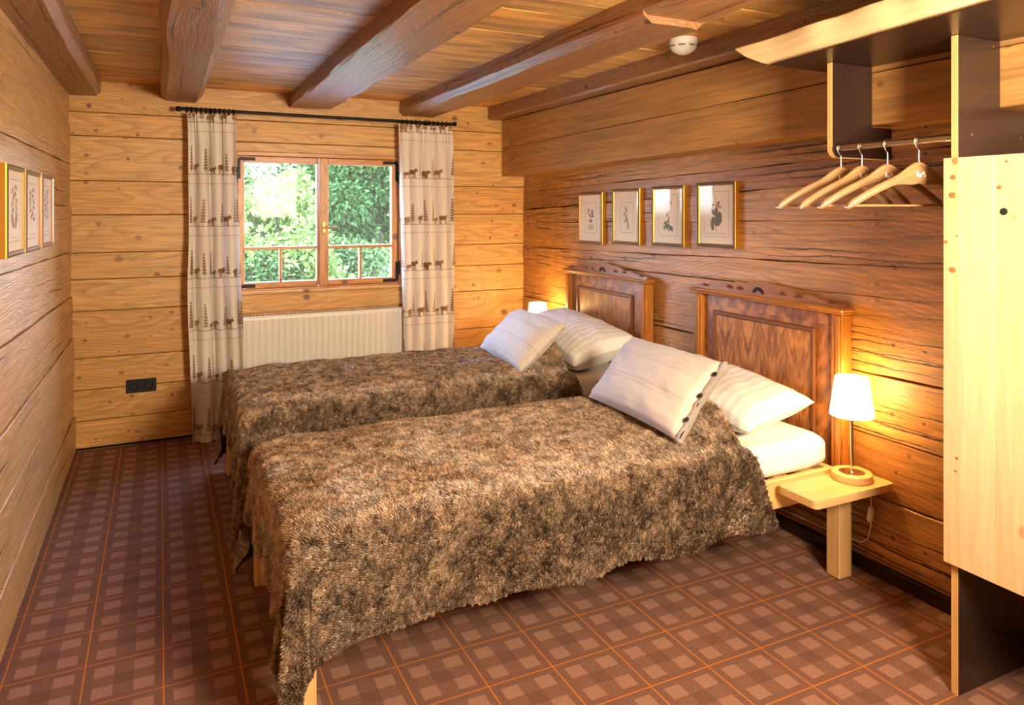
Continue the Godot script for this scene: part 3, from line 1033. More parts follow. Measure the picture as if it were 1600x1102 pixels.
# ---------------------------------------------------------------- window wall things
func build_curtains() -> void:
	var rod := thing("curtain_rod", "thin black iron curtain rod above the window", "curtain rod", P(1.04, 2.142, 5.068))
	var mb := MB.new()
	mb.tube([P(.10, 2.145, 5.068), P(1.98, 2.139, 5.068)], .0105, 10)
	part(rod, "pole", mb, M.iron)
	for x in [.10, 1.98]:
		mb = MB.new()
		mb.lathe(P(x, 2.142, 5.068), [Vector2(.004, -.017), Vector2(.015, -.012), Vector2(.018, 0), Vector2(.015, .012), Vector2(.004, .017)], 12)
		part(rod, "finial", mb, M.iron)
	for x in [.30, 1.80]:
		mb = MB.new()
		bar(mb, x - .006, x + .006, 2.135, 2.15, 5.068, 5.2, .002)
		part(rod, "bracket", mb, M.iron)
	for k in 22:
		var x := (.15 + .028 * k) if k < 11 else (1.575 + .034 * (k - 11))
		mb = MB.new()
		var ring := []
		for a in 13:
			ring.append(P(x + .004 * sin(a), 2.140 + .017 * sin(TAU * a / 12), 5.068 + .017 * cos(TAU * a / 12)))
		mb.tube(ring, .0035, 6, false)
		part(rod, "ring", mb, M.iron)
	for c in 2:
		var o := thing("curtain", ["cream linen curtain printed with fir trees left of the window", "cream linen curtain printed with fir trees right of the window"][c], "curtain", P([.3, 1.76][c], 0, 5.08), "printed linen curtains")
		var ys := [2.118, 1.9, 1.5, 1.1, .7, .35, .006]
		var xl: Array = [[.14, .148, .15, .15, .155, .165, .175], [1.547, 1.555, 1.565, 1.575, 1.585, 1.59, 1.59]][c]
		var xr: Array = [[.452, .455, .462, .475, .492, .50, .485], [1.955, 1.962, 1.968, 1.972, 1.976, 1.98, 1.98]][c]
		var nz := noise(70 + c, 1.0, 2)
		var rows := []
		var uvs := []
		for i in 61:
			var f := i / 60.0 * 6.0
			var a := mini(int(f), 5)
			var y := lerpf(ys[a], ys[a + 1], f - a)
			var x0 := lerpf(xl[a], xl[a + 1], f - a)
			var x1 := lerpf(xr[a], xr[a + 1], f - a)
			var r := []
			var u := []
			var nf: float = [3.6, 4.4][c]
			var amp: float = [.030, .022][c] * (.55 + .45 * smoothstep(2.12, 1.8, y))
			for j in 97:
				var g := j / 96.0
				var wob := nz.get_noise_2d(g * 3.0, y * .8)
				var ph := TAU * nf * pow(g, 1.35 if c == 0 else .9) + 1.3 * wob + c * 1.7
				var fine := .006 * sin(TAU * 17.0 * g + 2.0) * smoothstep(1.85, 2.12, y)
				r.append(P(lerpf(x0, x1, g) + .010 * cos(ph) + .008 * wob, y, 5.062 + amp * sin(ph) + fine + .006 * nz.get_noise_2d(g * 9.0, y * 2.0)))
				u.append(Vector2(g * .74 + c * .31, (2.118 - y) / .67 + .29))
			rows.append(r); uvs.append(u)
		mb = MB.new()
		mb.grid(rows, uvs)
		part(o, "cloth", mb, M.curtain)

func build_radiator() -> void:
	var o := thing("radiator", "cream panel radiator under the window behind the curtains", "radiator", P(1.06, .12, 5.14))
	var mb := MB.new()
	var rows := []
	var uvs := []
	var x0 := .475
	var x1 := 1.645
	var n := 28
	for yy in [.13, .15, .172, .735, .757, .775, .777]:
		var r := []
		var u := []
		for k in n * 6 + 1:
			var f := k % 6
			var x := x0 + (x1 - x0) * k / (n * 6.0)
			var groove: float = [0.0, 0.0, 0.0, .004, .008, .004][f] if yy > .16 and yy < .74 else 0.0
			r.append(P(x, yy, 5.104 + groove + (.006 if yy == .777 or yy == .13 else 0.0))); u.append(Vector2(x, yy))
		rows.append(r); uvs.append(u)
	mb.grid(rows, uvs)
	part(o, "front_panel", mb, M.enamel)
	mb = MB.new()
	bar(mb, x0, x1, .13, .772, 5.114, 5.178, .003)
	part(o, "core", mb, M.enamel)
	mb = MB.new()
	for k in 58:
		var x := x0 + .012 + k * .0202
		bar(mb, x - .0055, x + .0055, .777, .787, 5.112, 5.178, .001)
	bar(mb, x0, x1, .774, .788, 5.105, 5.112, .002)
	bar(mb, x0, x1, .774, .788, 5.178, 5.184, .002)
	part(o, "top_grille", mb, M.enamel)
	for x in [x0, x1]:
		mb = MB.new()
		bar(mb, x - .004, x + .004, .125, .788, 5.103, 5.184, .002)
		part(o, "side_cover", mb, M.enamel)
	for x in [.7, 1.42]:
		mb = MB.new()
		bar(mb, x - .015, x + .015, .2, .7, 5.178, 5.194, .002)
		part(o, "bracket", mb, M.enamel)
	for x in [x0 + .03, x1 - .03]:
		mb = MB.new()
		mb.tube([P(x, .14, 5.13), P(x, .0, 5.13)], .009, 8)
		part(o, "pipe", mb, M.enamel)

func build_socket() -> void:
	var o := thing("wall_socket", "black double power socket low on the pine wall", "socket", P(-.111, .378, 5.2))
	var mb := MB.new()
	bar(mb, -.197, -.025, .335, .42, 5.19, 5.202, .003)
	part(o, "cover_plate", mb, M.black)
	for x in [-.154, -.068]:
		mb = MB.new()
		bar(mb, x - .034, x + .034, .344, .411, 5.187, 5.192, .002)
		var s := part(o, "insert", mb, M.black)
		mb = MB.new()
		var rows := []
		var uvs := []
		for q in [[.026, 5.1865], [.024, 5.1845], [.020, 5.1845], [.019, 5.1885], [.001, 5.1885]]:
			var r := []
			var u := []
			for k in 25:
				r.append(P(x + cos(TAU * k / 24) * q[0], .378 + sin(TAU * k / 24) * q[0], q[1])); u.append(Vector2.ZERO)
			rows.append(r); uvs.append(u)
		mb.grid(rows, uvs, true)
		part(s, "recess", mb, M.iron)

# ---------------------------------------------------------------- pictures
# side -1: hangs on the left wall, +1: on the right wall. d0 > d1 are the far and near ends.
func picture(k: int, side: int, d0: float, d1: float, y0: float, y1: float, label: String, group: String) -> void:
	var face := (RW - .026) if side > 0 else (LW + .036)
	var back := (RW + .001) if side > 0 else (LW + .004)
	var s := -1.0 if side > 0 else 1.0      # towards the room
	var o := thing("framed_print", label, "picture", P(face, y0, (d0 + d1) / 2), group)
	var w := .020
	var mb := MB.new()
	var mg := MB.new()
	var c := P(0, (y0 + y1) / 2, (d0 + d1) / 2)
	var hx := (d0 - d1) / 2
	var hy := (y1 - y0) / 2
	var cor := [Vector2(-1, -1), Vector2(1, -1), Vector2(1, 1), Vector2(-1, 1)]
	for e in 4:
		var a: Vector2 = cor[e]
		var b: Vector2 = cor[(e + 1) % 4]
		var at := func(q: Vector2, inset: float, dep: float) -> Vector3:
			return Vector3(face + s * dep, c.y + q.y * (hy - inset), c.z + q.x * (hx - inset))
		var out := Vector3(0, (a.y + b.y) / 2, (a.x + b.x) / 2)
		var z := [Vector2.ZERO, Vector2.ZERO, Vector2.ZERO, Vector2.ZERO]
		var N := Vector3(s, 0, 0)
		mb.face([at.call(a, .002, 0.0), at.call(b, .002, 0.0), at.call(b, w * .45, .004), at.call(a, w * .45, .004)], N + out * .3, z)
		mb.face([at.call(a, w * .45, .004), at.call(b, w * .45, .004), at.call(b, w * .8, .001), at.call(a, w * .8, .001)], N - out * .3, z)
		mg.face([at.call(a, w * .8, .001), at.call(b, w * .8, .001), at.call(b, w, -.006), at.call(a, w, -.006)], -out + N * .3, z)
		mg.face([at.call(a, .002, 0.0), at.call(b, .002, 0.0), at.call(b, .0, -.004), at.call(a, .0, -.004)], out + N * .2, z)
		mg.face([at.call(a, .0, -.004), at.call(b, .0, -.004), Vector3(back, at.call(b, 0.0, 0.0).y, at.call(b, 0.0, 0.0).z), Vector3(back, at.call(a, 0.0, 0.0).y, at.call(a, 0.0, 0.0).z)], out, z)
	mg.face([P(back, y0, d0), P(back, y0, d1), P(back, y1, d1), P(back, y1, d0)], Vector3(-s, 0, 0), [Vector2.ZERO, Vector2.ZERO, Vector2.ZERO, Vector2.ZERO])
	part(o, "frame", mb, M.silver)
	part(o, "frame_edge", mg, M.gold, "gilt outer edge")
	mb = MB.new()
	var xi := face - s * .0055
	var l := d0 if side > 0 else d1
	var r := d1 if side > 0 else d0
	var q := w * .85
	var i0 := l + (q if l < r else -q)
	var i1 := r + (-q if l < r else q)
	mb.face([P(xi, y1 - q, i0), P(xi, y1 - q, i1), P(xi, y0 + q, i1), P(xi, y0 + q, i0)], Vector3(s, 0, 0), [Vector2(0, 0), Vector2(1, 0), Vector2(1, 1), Vector2(0, 1)])
	var pm := StandardMaterial3D.new()
	pm.albedo_texture = print_tex(k)
	pm.roughness = .7
	part(o, "sheet", mb, pm)
	mb = MB.new()
	var xg := face - s * .003
	mb.box(P(xg, (y0 + y1) / 2, (d0 + d1) / 2), Vector3(.0015, (y1 - y0) - 2 * q, (d0 - d1) - 2 * q), .0003)
	part(o, "glass", mb, M.glass)

func build_pictures() -> void:
	picture(0, 1, 4.30, 4.00, 1.272, 1.617, "gilt framed print of a small violet flower, nearest the window wall", "botanical prints above the beds")
	picture(1, 1, 3.885, 3.59, 1.286, 1.631, "gilt framed print of a tall purple iris spray", "botanical prints above the beds")
	picture(2, 1, 3.47, 3.18, 1.292, 1.636, "gilt framed print of orange blossom over green leaves", "botanical prints above the beds")
	picture(3, 1, 3.072, 2.782, 1.304, 1.645, "gilt framed print of pink flowers with big dark leaves", "botanical prints above the beds")
	picture(4, -1, 3.205, 2.86, 1.338, 1.655, "gilt framed print with a butterfly on the pale log wall", "prints on the pale log wall")
	picture(5, -1, 3.60, 3.235, 1.335, 1.655, "middle gilt framed print on the pale log wall", "prints on the pale log wall")
	picture(6, -1, 3.99, 3.65, 1.335, 1.658, "gilt framed print nearest the window on the pale log wall", "prints on the pale log wall")

# ---------------------------------------------------------------- beds
func build_bed(dn: float, df: float, label: String) -> void:
	var o := thing("bed", label, "bed", P(1.4, 0, (dn + df) / 2), "twin beds")
	for q in [[.372, dn + .035], [.372, df - .035], [2.50, df - .06]]:
		var mb := MB.new()
		mb.box(P(q[0], .2, q[1]), Vector3(.068, .4, .068), .004, 1, rv())
		part(o, "leg", mb, M.beech)
	for d in [dn + .014, df - .014]:
		var mb := MB.new()
		bar(mb, .34, 2.535, .31, .425, d - .013, d + .013, .003)
		part(o, "side_rail", mb, M.beech)
	for x in [.353, 2.52]:
		var mb := MB.new()
		bar(mb, x - .013, x + .013, .31, .425, dn + .028, df - .028, .003, 2)
		part(o, "end_rail", mb, M.beech)
	for k in 14:
		var mb := MB.new()
		var x := .46 + k * .15
		bar(mb, x - .035, x + .035, .405, .422, dn + .03, df - .03, .002, 2)
		part(o, "slat", mb, M.beech)

func soft_box(x0: float, x1: float, y0: float, y1: float, d0: float, d1: float, rad: float, sd: int) -> MB:
	var mb := MB.new()
	var nz := noise(sd, 1.0, 2)
	var rows := []
	var uvs := []
	var n := 22
	for i in n + 1:
		var a := -PI / 2 + PI * i / n
		var sy := (y1 - y0) / 2 - rad
		var y := (y0 + y1) / 2 + (sy if a > 0 else -sy) + rad * sin(a)
		var ins := rad * (1.0 - cos(a))
		if i == 0 or i == n: ins = rad
		var r := []
		var u := []
		for k in 81:
			var f := k / 80.0 * 4.0
			var e := mini(int(f), 3)
			var g := f - e
			var hx := (x1 - x0) / 2 - ins
			var hd := (d1 - d0) / 2 - ins
			var c := [Vector2(-hx, -hd), Vector2(hx, -hd), Vector2(hx, hd), Vector2(-hx, hd)]
			var p: Vector2 = c[e].lerp(c[(e + 1) % 4], g)
			# round the corners in plan
			var q := Vector2(clampf(p.x, -hx + rad, hx - rad), clampf(p.y, -hd + rad, hd - rad))
			if p != q and (p - q).length() > rad: p = q + (p - q).normalized() * rad
			var wob := .004 * nz.get_noise_3d(p.x * 5, y * 9, p.y * 5)
			r.append(P((x0 + x1) / 2 + p.x + wob, y, (d0 + d1) / 2 + p.y + wob)); u.append(Vector2(p.x * 3, p.y * 3))
		rows.append(r); uvs.append(u)
	mb.grid(rows, uvs, true, false, true)
	return mb

# A stuffed pillow: half axes ax, ay, thickness th along their normal.
func pillow_mesh(c: Vector3, ax: Vector3, ay: Vector3, th: float, sd: int, pinch := .07, uvs_k := 1.5, pw := .42, sag := 0.0) -> MB:
	var mb := MB.new()
	var nz := noise(sd, 1.0, 2)
	var nn := ax.cross(ay).normalized()
	var n := 36
	for side in [-1.0, 1.0]:
		var rows := []
		var uvs := []
		for i in n + 1:
			var r := []
			var u := []
			var b := -1.0 + 2.0 * i / n
			for j in n + 1:
				var a := -1.0 + 2.0 * j / n
				var ea := a * (1.0 - pinch * (1.0 - b * b))
				var eb := b * (1.0 - pinch * (1.0 - a * a))
				var t := pow(maxf(0.0, (1.0 - a * a) * (1.0 - b * b)), pw) * th * .5
				var fold := (.006 * nz.get_noise_2d(a * 1.6 + b * .6, b * 1.4) + .0015 * nz.get_noise_2d(a * 7.0 + 30.0, b * 7.0))
				t += fold * smoothstep(0.0, .25, t / th)
				var drop := -sag * (1.0 - b * b) * .0 - sag * a * a
				r.append(c + ax * ea + ay * eb + nn * (t * side + fold * .7) + Vector3(0, drop, 0)); u.append(Vector2(a * ax.length(), b * ay.length()) * uvs_k)
			rows.append(r); uvs.append(u)
		mb.grid(rows, uvs)
	# make sure that both halves face outwards
	var half := mb.v.size() / 2
	for h in 2:
		var s := 0.0
		for k in range(h * half, (h + 1) * half, 7): s += mb.n[k].dot(nn)
		var want := -1.0 if h == 0 else 1.0
		if s * want < 0.0:
			for k in range(h * half, (h + 1) * half): mb.n[k] = -mb.n[k]
			var t0 := h * mb.ix.size() / 2
			for k in range(t0, t0 + mb.ix.size() / 2, 3):
				var z := mb.ix[k + 1]
				mb.ix[k + 1] = mb.ix[k + 2]; mb.ix[k + 2] = z
	return mb

func hair_mesh() -> ArrayMesh:
	var mb := MB.new()
	var r := RandomNumberGenerator.new()
	r.seed = 17
	for k in 8:
		var a := TAU * k / 8.0 + r.randf() * .6
		var side := Vector3(cos(a), 0, sin(a))
		var off := Vector3(r.randf_range(-.005, .005), 0, r.randf_range(-.005, .005))
		var ln := r.randf_range(.0095, .0155)
		var bend := Vector3(r.randf_range(-.35, .35), 0, r.randf_range(-.35, .35)) * ln
		var p0 := off
		var p1 := off + Vector3(0, ln * .55, 0) + bend * .35
		var p2 := off + Vector3(0, ln, 0) + bend
		var w := .0014
		var f := side.cross(Vector3.UP)
		var z := Vector2.ZERO
		mb.face([p0 - side * w, p0 + side * w, p1 + side * w * .85, p1 - side * w * .85], f, [z, z, z, z])
		mb.face([p1 - side * w * .85, p1 + side * w * .85, p2], f, [z, z, z])
	return mb.mesh()

func build_blanket(xf: float, xe: float, dn: float, df: float, yt: float, hump: float, count: int, sd: int, label: String, hm: ArrayMesh) -> void:
	var o := thing("throw_blanket", label, "blanket", P(1.2, yt, (dn + df) / 2), "faux fur throws on the beds")
	var nz := noise(sd, 1.0, 2)
	var L := xe - xf
	var W := df - dn
	var oa := .30
	var ob := .335
	var step := .0175
	var ni := int((L + oa) / step)
	var nj := int((W + 2 * ob) / step)
	var rr := .055
	var rows := []
	var uvs := []
	for i in ni + 1:
		var s := -oa + (L + oa) * i / ni
		var r := []
		var u := []
		for j in nj + 1:
			var t := -ob + (W + 2 * ob) * j / nj
			var sc := clampf(s, 0, L)
			var tc := clampf(t, 0, W)
			var ds := maxf(0, -s)
			var dt := maxf(maxf(0, -t), t - W)
			var dd := -1.0 if t < 0 else 1.0
			var x := xf + sc
			var d := dn + tc
			var q := absf(tc - W * .5) / (W * .5)
			var y := yt + hump * smoothstep(1.80, 2.10, x) * (1.0 - q * q * q)
			y += .010 * nz.get_noise_2d(x * 3.2, d * 3.2) + .0035 * nz.get_noise_2d(x * 11.0, d * 11.0)
			y += .005 * absf(nz.get_noise_2d(x * 2.0 + d * 5.0, 40.0 + d))
			# a slight roll towards the edges
			y -= .020 * pow(q, 6.0) + .018 * exp(-sc * 9.0)
			var e := sqrt(ds * ds + dt * dt)
			if e > 0.0:
				var out := rr * sin(minf(e / rr, PI / 2))
				var down := rr * (1.0 - cos(minf(e / rr, PI / 2)))
				if e > rr * PI / 2:
					out += .05 * (e - rr * PI / 2)
					down += e - rr * PI / 2
				var cs := ds / e
				var cn := dt / e
				var cor := 2.0 * cs * cn
				var low := smoothstep(.03, .28, down)
				out += cor * .13 * maxf(0.0, e - .05)
				# hanging folds: deep at the corner and the foot, shallow along the side
				out += low * cs * (1.0 - cor * .6) * (.016 * sin(t * 26.0 + 3.0 * nz.get_noise_2d(t * 2.0, 7.0)) + .012 * nz.get_noise_2d(t * 6.0, 20.0))
				out += low * cn * (1.0 - cor * .6) * (.010 * sin(s * 7.0 + 2.5 * nz.get_noise_2d(s * 1.5, 9.0)) + .014 * nz.get_noise_2d(s * 2.8, 60.0))
				out += low * cor * .030 * sin(atan2(dt, ds) * 9.0)
				# the hem is not cut straight
				down += cor * .10 * smoothstep(.10, .40, e) + .05 * exp(-sc * 13.0) * low * cn
				down += .03 * low * pow(sc / L, 10.0)
				var hem := .030 * nz.get_noise_2d(x * 2.2 + 11.0, d * 2.2) * low
				x += -cs * out + .14 * (dt / ob) * pow(sc / L, 8.0)
				d += cn * dd * out
				y -= down + hem
			r.append(P(x, y, d)); u.append(Vector2(s * 1.1, t * 1.1))
		rows.append(r); uvs.append(u)
	var mb := MB.new()
	mb.grid(rows, uvs)
	var base := part(o, "cloth", mb, M.furbase)
	# the pile
	var rg := RandomNumberGenerator.new()
	rg.seed = sd + 5
	var na := noise(sd + 6, 13.0, 3)
	var nb := noise(sd + 7, 45.0)
	var nf := noise(sd + 8, 3.0, 2)
	var mm := MultiMesh.new()
	mm.transform_format = MultiMesh.TRANSFORM_3D
	mm.use_colors = true
	mm.mesh = hm
	mm.instance_count = count
	var nc: int = nj + 1
	var upsum := 0.0
	for k in range(0, mb.n.size(), 50): upsum += mb.n[k].y
	var flip := -1.0 if upsum < 0.0 else 1.0
	for k in count:
		var a := rg.randf() * ni
		var b := rg.randf() * nj
		var i := mini(int(a), ni - 1)
		var j := mini(int(b), nj - 1)
		var fa := a - i
		var fb := b - j
		var p: Vector3 = rows[i][j].lerp(rows[i + 1][j], fa).lerp(rows[i][j + 1].lerp(rows[i + 1][j + 1], fa), fb)
		var n: Vector3 = mb.n[i * nc + j] * flip
		var t1: Vector3 = (rows[i + 1][j] - rows[i][j]).normalized()
		var t2 := n.cross(t1).normalized()
		var ang := 1.3 * nf.get_noise_3dv(p) + rg.randf_range(-.5, .5) + .9
		var dir := t1 * -cos(ang) + t2 * sin(ang)
		dir = (dir + Vector3(0, -.6, 0)).normalized()
		var up := (n * rg.randf_range(.35, .75) + dir * .75).normalized()
		var sx := up.cross(t2 + n * .2).normalized()
		var s := rg.randf_range(.75, 1.25)
		mm.set_instance_transform(k, Transform3D(Basis(sx, up, sx.cross(up)) * s, p - o.position))
		var f := .55 + .48 * na.get_noise_3dv(p) + .25 * nb.get_noise_3dv(p) + rg.randf_range(-.30, .30)
		f = clampf(f, 0, 1)
		mm.set_instance_color(k, Color(.046, .025, .013).lerp(Color(.58, .395, .25), f * f * .5 + f * .5))
	var mi := MultiMeshInstance3D.new()
	mi.name = "fur_pile"
	mi.multimesh = mm
	mi.material_override = M.hair
	mi.set_meta("kind", "stuff")
	o.add_child(mi)

func build_headboard(d1: float, d0: float, label: String) -> void:
	# d1 near end, d0 far end
	var o := thing("headboard", label, "headboard", P(2.58, 0, (d0 + d1) / 2), "antique walnut headboards")
	var xf := 2.565
	var xb := 2.603
	var y1 := 1.065
	var w := d0 - d1
	for d in [d1, d0 - .062]:
		var mb := MB.new()
		bar(mb, xf - .020, xb, .0, y1, d, d + .062, .006, 1)
		part(o, "post", mb, M.post)
		mb = MB.new()
		bar(mb, xf - .027, xf - .019, .30, y1 - .01, d + .012, d + .034, .003, 1)
		part(o, "pilaster", mb, M.post)
	var mb := MB.new()
	mb.tl = w - .124
	mb.th = .62
	var hw := (w - .124) / 2
	mb.box(P((xf + xb) / 2, .70, (d0 + d1) / 2), Vector3(xb - xf - .004, .73, hw * 2), .002, 2, Vector2(.5, .5))
	part(o, "board", mb, M.veneer)
	# raised moulding round the flame panel
	var i0 := d1 + .165
	var i1 := d0 - .145
	var it := .975
	var ib := .36
	mb = MB.new()
	for q in [[i0 - .012, i0 + .012, ib, it + .012], [i1 - .012, i1 + .012, ib, it + .012], [i0, i1, it - .012, it + .012], [i0, i1, ib - .012, ib + .012]]:
		bar(mb, xf - .012, xf + .004, q[2], q[3], q[0], q[1], .006, 2)
	part(o, "moulding", mb, M.mould)
	mb = MB.new()
	mb.tl = i1 - i0
	mb.th = it - ib
	mb.box(P(xf - .001, (it + ib) / 2, (i0 + i1) / 2), Vector3(.008, it - ib - .02, i1 - i0 - .02), .002, 2, Vector2(.5, .5))
	part(o, "flame_panel", mb, M.flame)
	# cornice
	mb = MB.new()
	bar(mb, xf - .034, xb, y1, y1 + .010, d1 - .010, d0 + .010, .003, 2)
	bar(mb, xf - .042, xb, y1 + .010, y1 + .026, d1 - .016, d0 + .016, .006, 2)
	part(o, "cornice", mb, M.post)
	# carved crest: low at the ends, an ogee up to a pierced middle
	var poly := PackedVector2Array()
	poly.append(Vector2(-w / 2 + .01, 0))
	poly.append(Vector2(w / 2 - .01, 0))
	for k in 41:
		var f := 1.0 - k / 40.0
		var z := -w / 2 + .01 + (w - .02) * f
		var q := absf(f - .5) * 2.0
		var hgt := .018 + .052 * (smoothstep(1.0, .12, q) * .75 + .25 * exp(-pow(q * 5.0, 2.0))) + .006 * sin(q * 22.0) * smoothstep(1.0, .6, q) * smoothstep(.05, .3, q)
		poly.append(Vector2(z, hgt))
	mb = MB.new()
	mb.prism(poly, P(xf - .004, y1 + .026, (d0 + d1) / 2), Vector3(0, 0, -1), Vector3.UP, Vector3(.022, 0, 0))
	var cr := part(o, "crest", mb, M.crest)
	mb = MB.new()
	var arch := PackedVector2Array()
	for k in 13:
		var a := PI * k / 12.0
		arch.append(Vector2(cos(a) * .036, sin(a) * .030))
	for k in 9:
		var a := PI - PI * k / 8.0
		arch.append(Vector2(cos(a) * .020, sin(a) * .014))
	mb.prism(arch, P(xf - .0065, y1 + .036, (d0 + d1) / 2 + .02), Vector3(0, 0, -1), Vector3.UP, Vector3(.006, 0, 0))
	part(cr, "pierced_slot", mb, M.dark, "dark arched opening")
	for k in 6:
		mb = MB.new()
		var z: float = [-.42, -.23, -.15, .14, .24, .43][k] * w
		var hh := .014 if absf(z) < .3 else .007
		mb.tube([P(xf - .004, y1 + .034 + hh, (d0 + d1) / 2 - z - .022), P(xf - .012, y1 + .040 + hh, (d0 + d1) / 2 - z), P(xf - .004, y1 + .036 + hh, (d0 + d1) / 2 - z + .022)], [.003, .008, .003], 7)
		part(cr, "carved_leaf", mb, M.mould)

func build_lamp(at: Vector3, label: String, power: float) -> void:
	var o := thing("table_lamp", label, "lamp", at, "bedside lamps")
	var mb := MB.new()
	mb.lathe(at, [Vector2(.073, 0.0), Vector2(.077, .004), Vector2(.077, .024), Vector2(.073, .030), Vector2(.052, .031), Vector2(.048, .027)], 40)
	part(o, "base", mb, M.beech)
	mb = MB.new()
	mb.lathe(at, [Vector2(.049, .0265), Vector2(.049, .029), Vector2(.012, .030), Vector2(.012, .034)], 32)
	part(o, "base_plate", mb, M.chrome)
	mb = MB.new()
	mb.lathe(at, [Vector2(.0062, .03), Vector2(.0062, .29)], 14)
	part(o, "stem", mb, M.chrome)
	mb = MB.new()
	mb.lathe(at, [Vector2(.0842, .256), Vector2(.0842, .2595), Vector2(.0640, .404), Vector2(.0640, .408), Vector2(.0625, .408), Vector2(.0825, .2595), Vector2(.0825, .256), Vector2(.0842, .256)], 44, false)
	part(o, "shade", mb, M.shade, "glowing white conical shade")
	mb = MB.new()
	mb.lathe(at + Vector3(0, .31, 0), [Vector2(.010, -.03), Vector2(.013, -.01), Vector2(.024, .02), Vector2(.028, .045), Vector2(.020, .066), Vector2(.006, .074)], 20)
	part(o, "bulb", mb, M.shade)
	var l := OmniLight3D.new()
	l.name = "bulb_light"
	l.light_color = Color(1.0, .80, .50)
	l.light_energy = power
	l.light_size = .03
	l.omni_range = 12.0
	l.omni_attenuation = 2.0
	l.shadow_enabled = true
	l.position = Vector3(0, .345, 0)
	o.add_child(l)
	# flex with an inline switch, down behind the table
	mb = MB.new()
	var path := [at + Vector3(.079, .008, 0), at + Vector3(.10, .006, 0), at + Vector3(.108, -.02, .0), at + Vector3(.10, -.10, .01), at + Vector3(.085, -.20, .02), at + Vector3(.096, -.26, 0), at + Vector3(.116, -.30, -.05), at + Vector3(.116, -.315, -.25), at + Vector3(.116, -.32, -.5)]
	mb.tube(path, .0028, 6)
	part(o, "cord", mb, M.plastic)
	mb = MB.new()
	mb.box(Vector3.ZERO, Vector3(.024, .062, .020), .006, 1, Vector2(.5, .5), Transform3D(Basis(Vector3(0, 0, 1), -.15), at + Vector3(.092, -.155, .014)))
	part(o, "cord_switch", mb, M.plastic)

func build_table(d0: float, d1: float, legd: float, label: String) -> void:
	var o := thing("bedside_table", label, "bedside table", P(2.4, 0, (d0 + d1) / 2), "bedside shelves")
	var poly := PackedVector2Array()
	var hx := .217
	var hd := absf(d1 - d0) / 2
	for q in [[-1, -1, PI], [1, -1, 1.5 * PI], [1, 1, 0.0], [-1, 1, .5 * PI]]:
		for k in 5:
			var a: float = q[2] + PI / 2 * k / 4.0
			poly.append(Vector2(q[0] * (hx - .02) + cos(a) * .02, q[1] * (hd - .02) + sin(a) * .02))
	var mb := MB.new()
	mb.prism(poly, P(2.392, .391, (d0 + d1) / 2), Vector3(1, 0, 0), Vector3(0, 0, 1), Vector3(0, .029, 0))
	part(o, "tabletop", mb, M.beech)
	mb = MB.new()
	mb.box(P(2.508, .195, legd), Vector3(.072, .39, .066), .004, 1, rv())
	part(o, "leg", mb, M.beech)

func cushion(c: Vector3, ax: Vector3, ay: Vector3, th: float, sd: int, label: String, flap: bool) -> void:
	var o := thing("cushion", label, "cushion", c - Vector3(0, .1, 0), "linen cushions leaning on the throws")
	var mb := pillow_mesh(c, ax, ay, th, sd, .05, 1.1, .40)
	part(o, "cover", mb, M.linen)
	if not flap: return
	var nn := ax.cross(ay).normalized()
	if nn.y < 0: nn = -nn
	var au := ax.normalized()
	var nz := noise(sd + 9, 1.0)
	for k in 2:
		var rows := []
		var uvs := []
		for i in 25:
			var b := -1.0 + i / 12.0
			var w := .010 * sin(b * 9.0) + .012 * nz.get_noise_1d(b * 4.0)
			var e := c + ax * (1.0 - .05 * 0.0) * (.965 - .05 * (1.0 - b * b)) + ay * b * .985
			var lift := nn * (.010 + .4 * absf(w)) if k == 0 else nn * -.010
			rows.append([e + nn * (.004 if k == 0 else -.004), e + au * .018 + lift, e + au * (.042 + w * .4) + lift * (1.1 if k == 0 else .8)])
			uvs.append([Vector2(0, b), Vector2(.02, b), Vector2(.05, b)])
		mb = MB.new()
		mb.grid(rows, uvs)
		part(o, "flap", mb, M.linen)
	mb = MB.new()
	var path := []
	var rad := []
	for i in 25:
		var b := -.96 + i / 12.5 * .96
		path.append(c + ax * (.965 - .05 * (1.0 - b * b)) + ay * b * .985 + au * .026 + nn * .006)
		rad.append(.003 + .004 * absf(nz.get_noise_1d(b * 6.0 + 30.0)))
	mb.tube(path, rad, 6)
	part(o, "opening", mb, M.button, "dark lining in the buttoned opening")
	for b in [-.55, .05, .62]:
		mb = MB.new()
		var p: Vector3 = c + ax * (.965 - .05 * (1.0 - b * b)) + ay * b + au * .022 + nn * .012
		mb.tube([p, p + nn * .006], .011, 14)
		part(o, "button", mb, M.button)

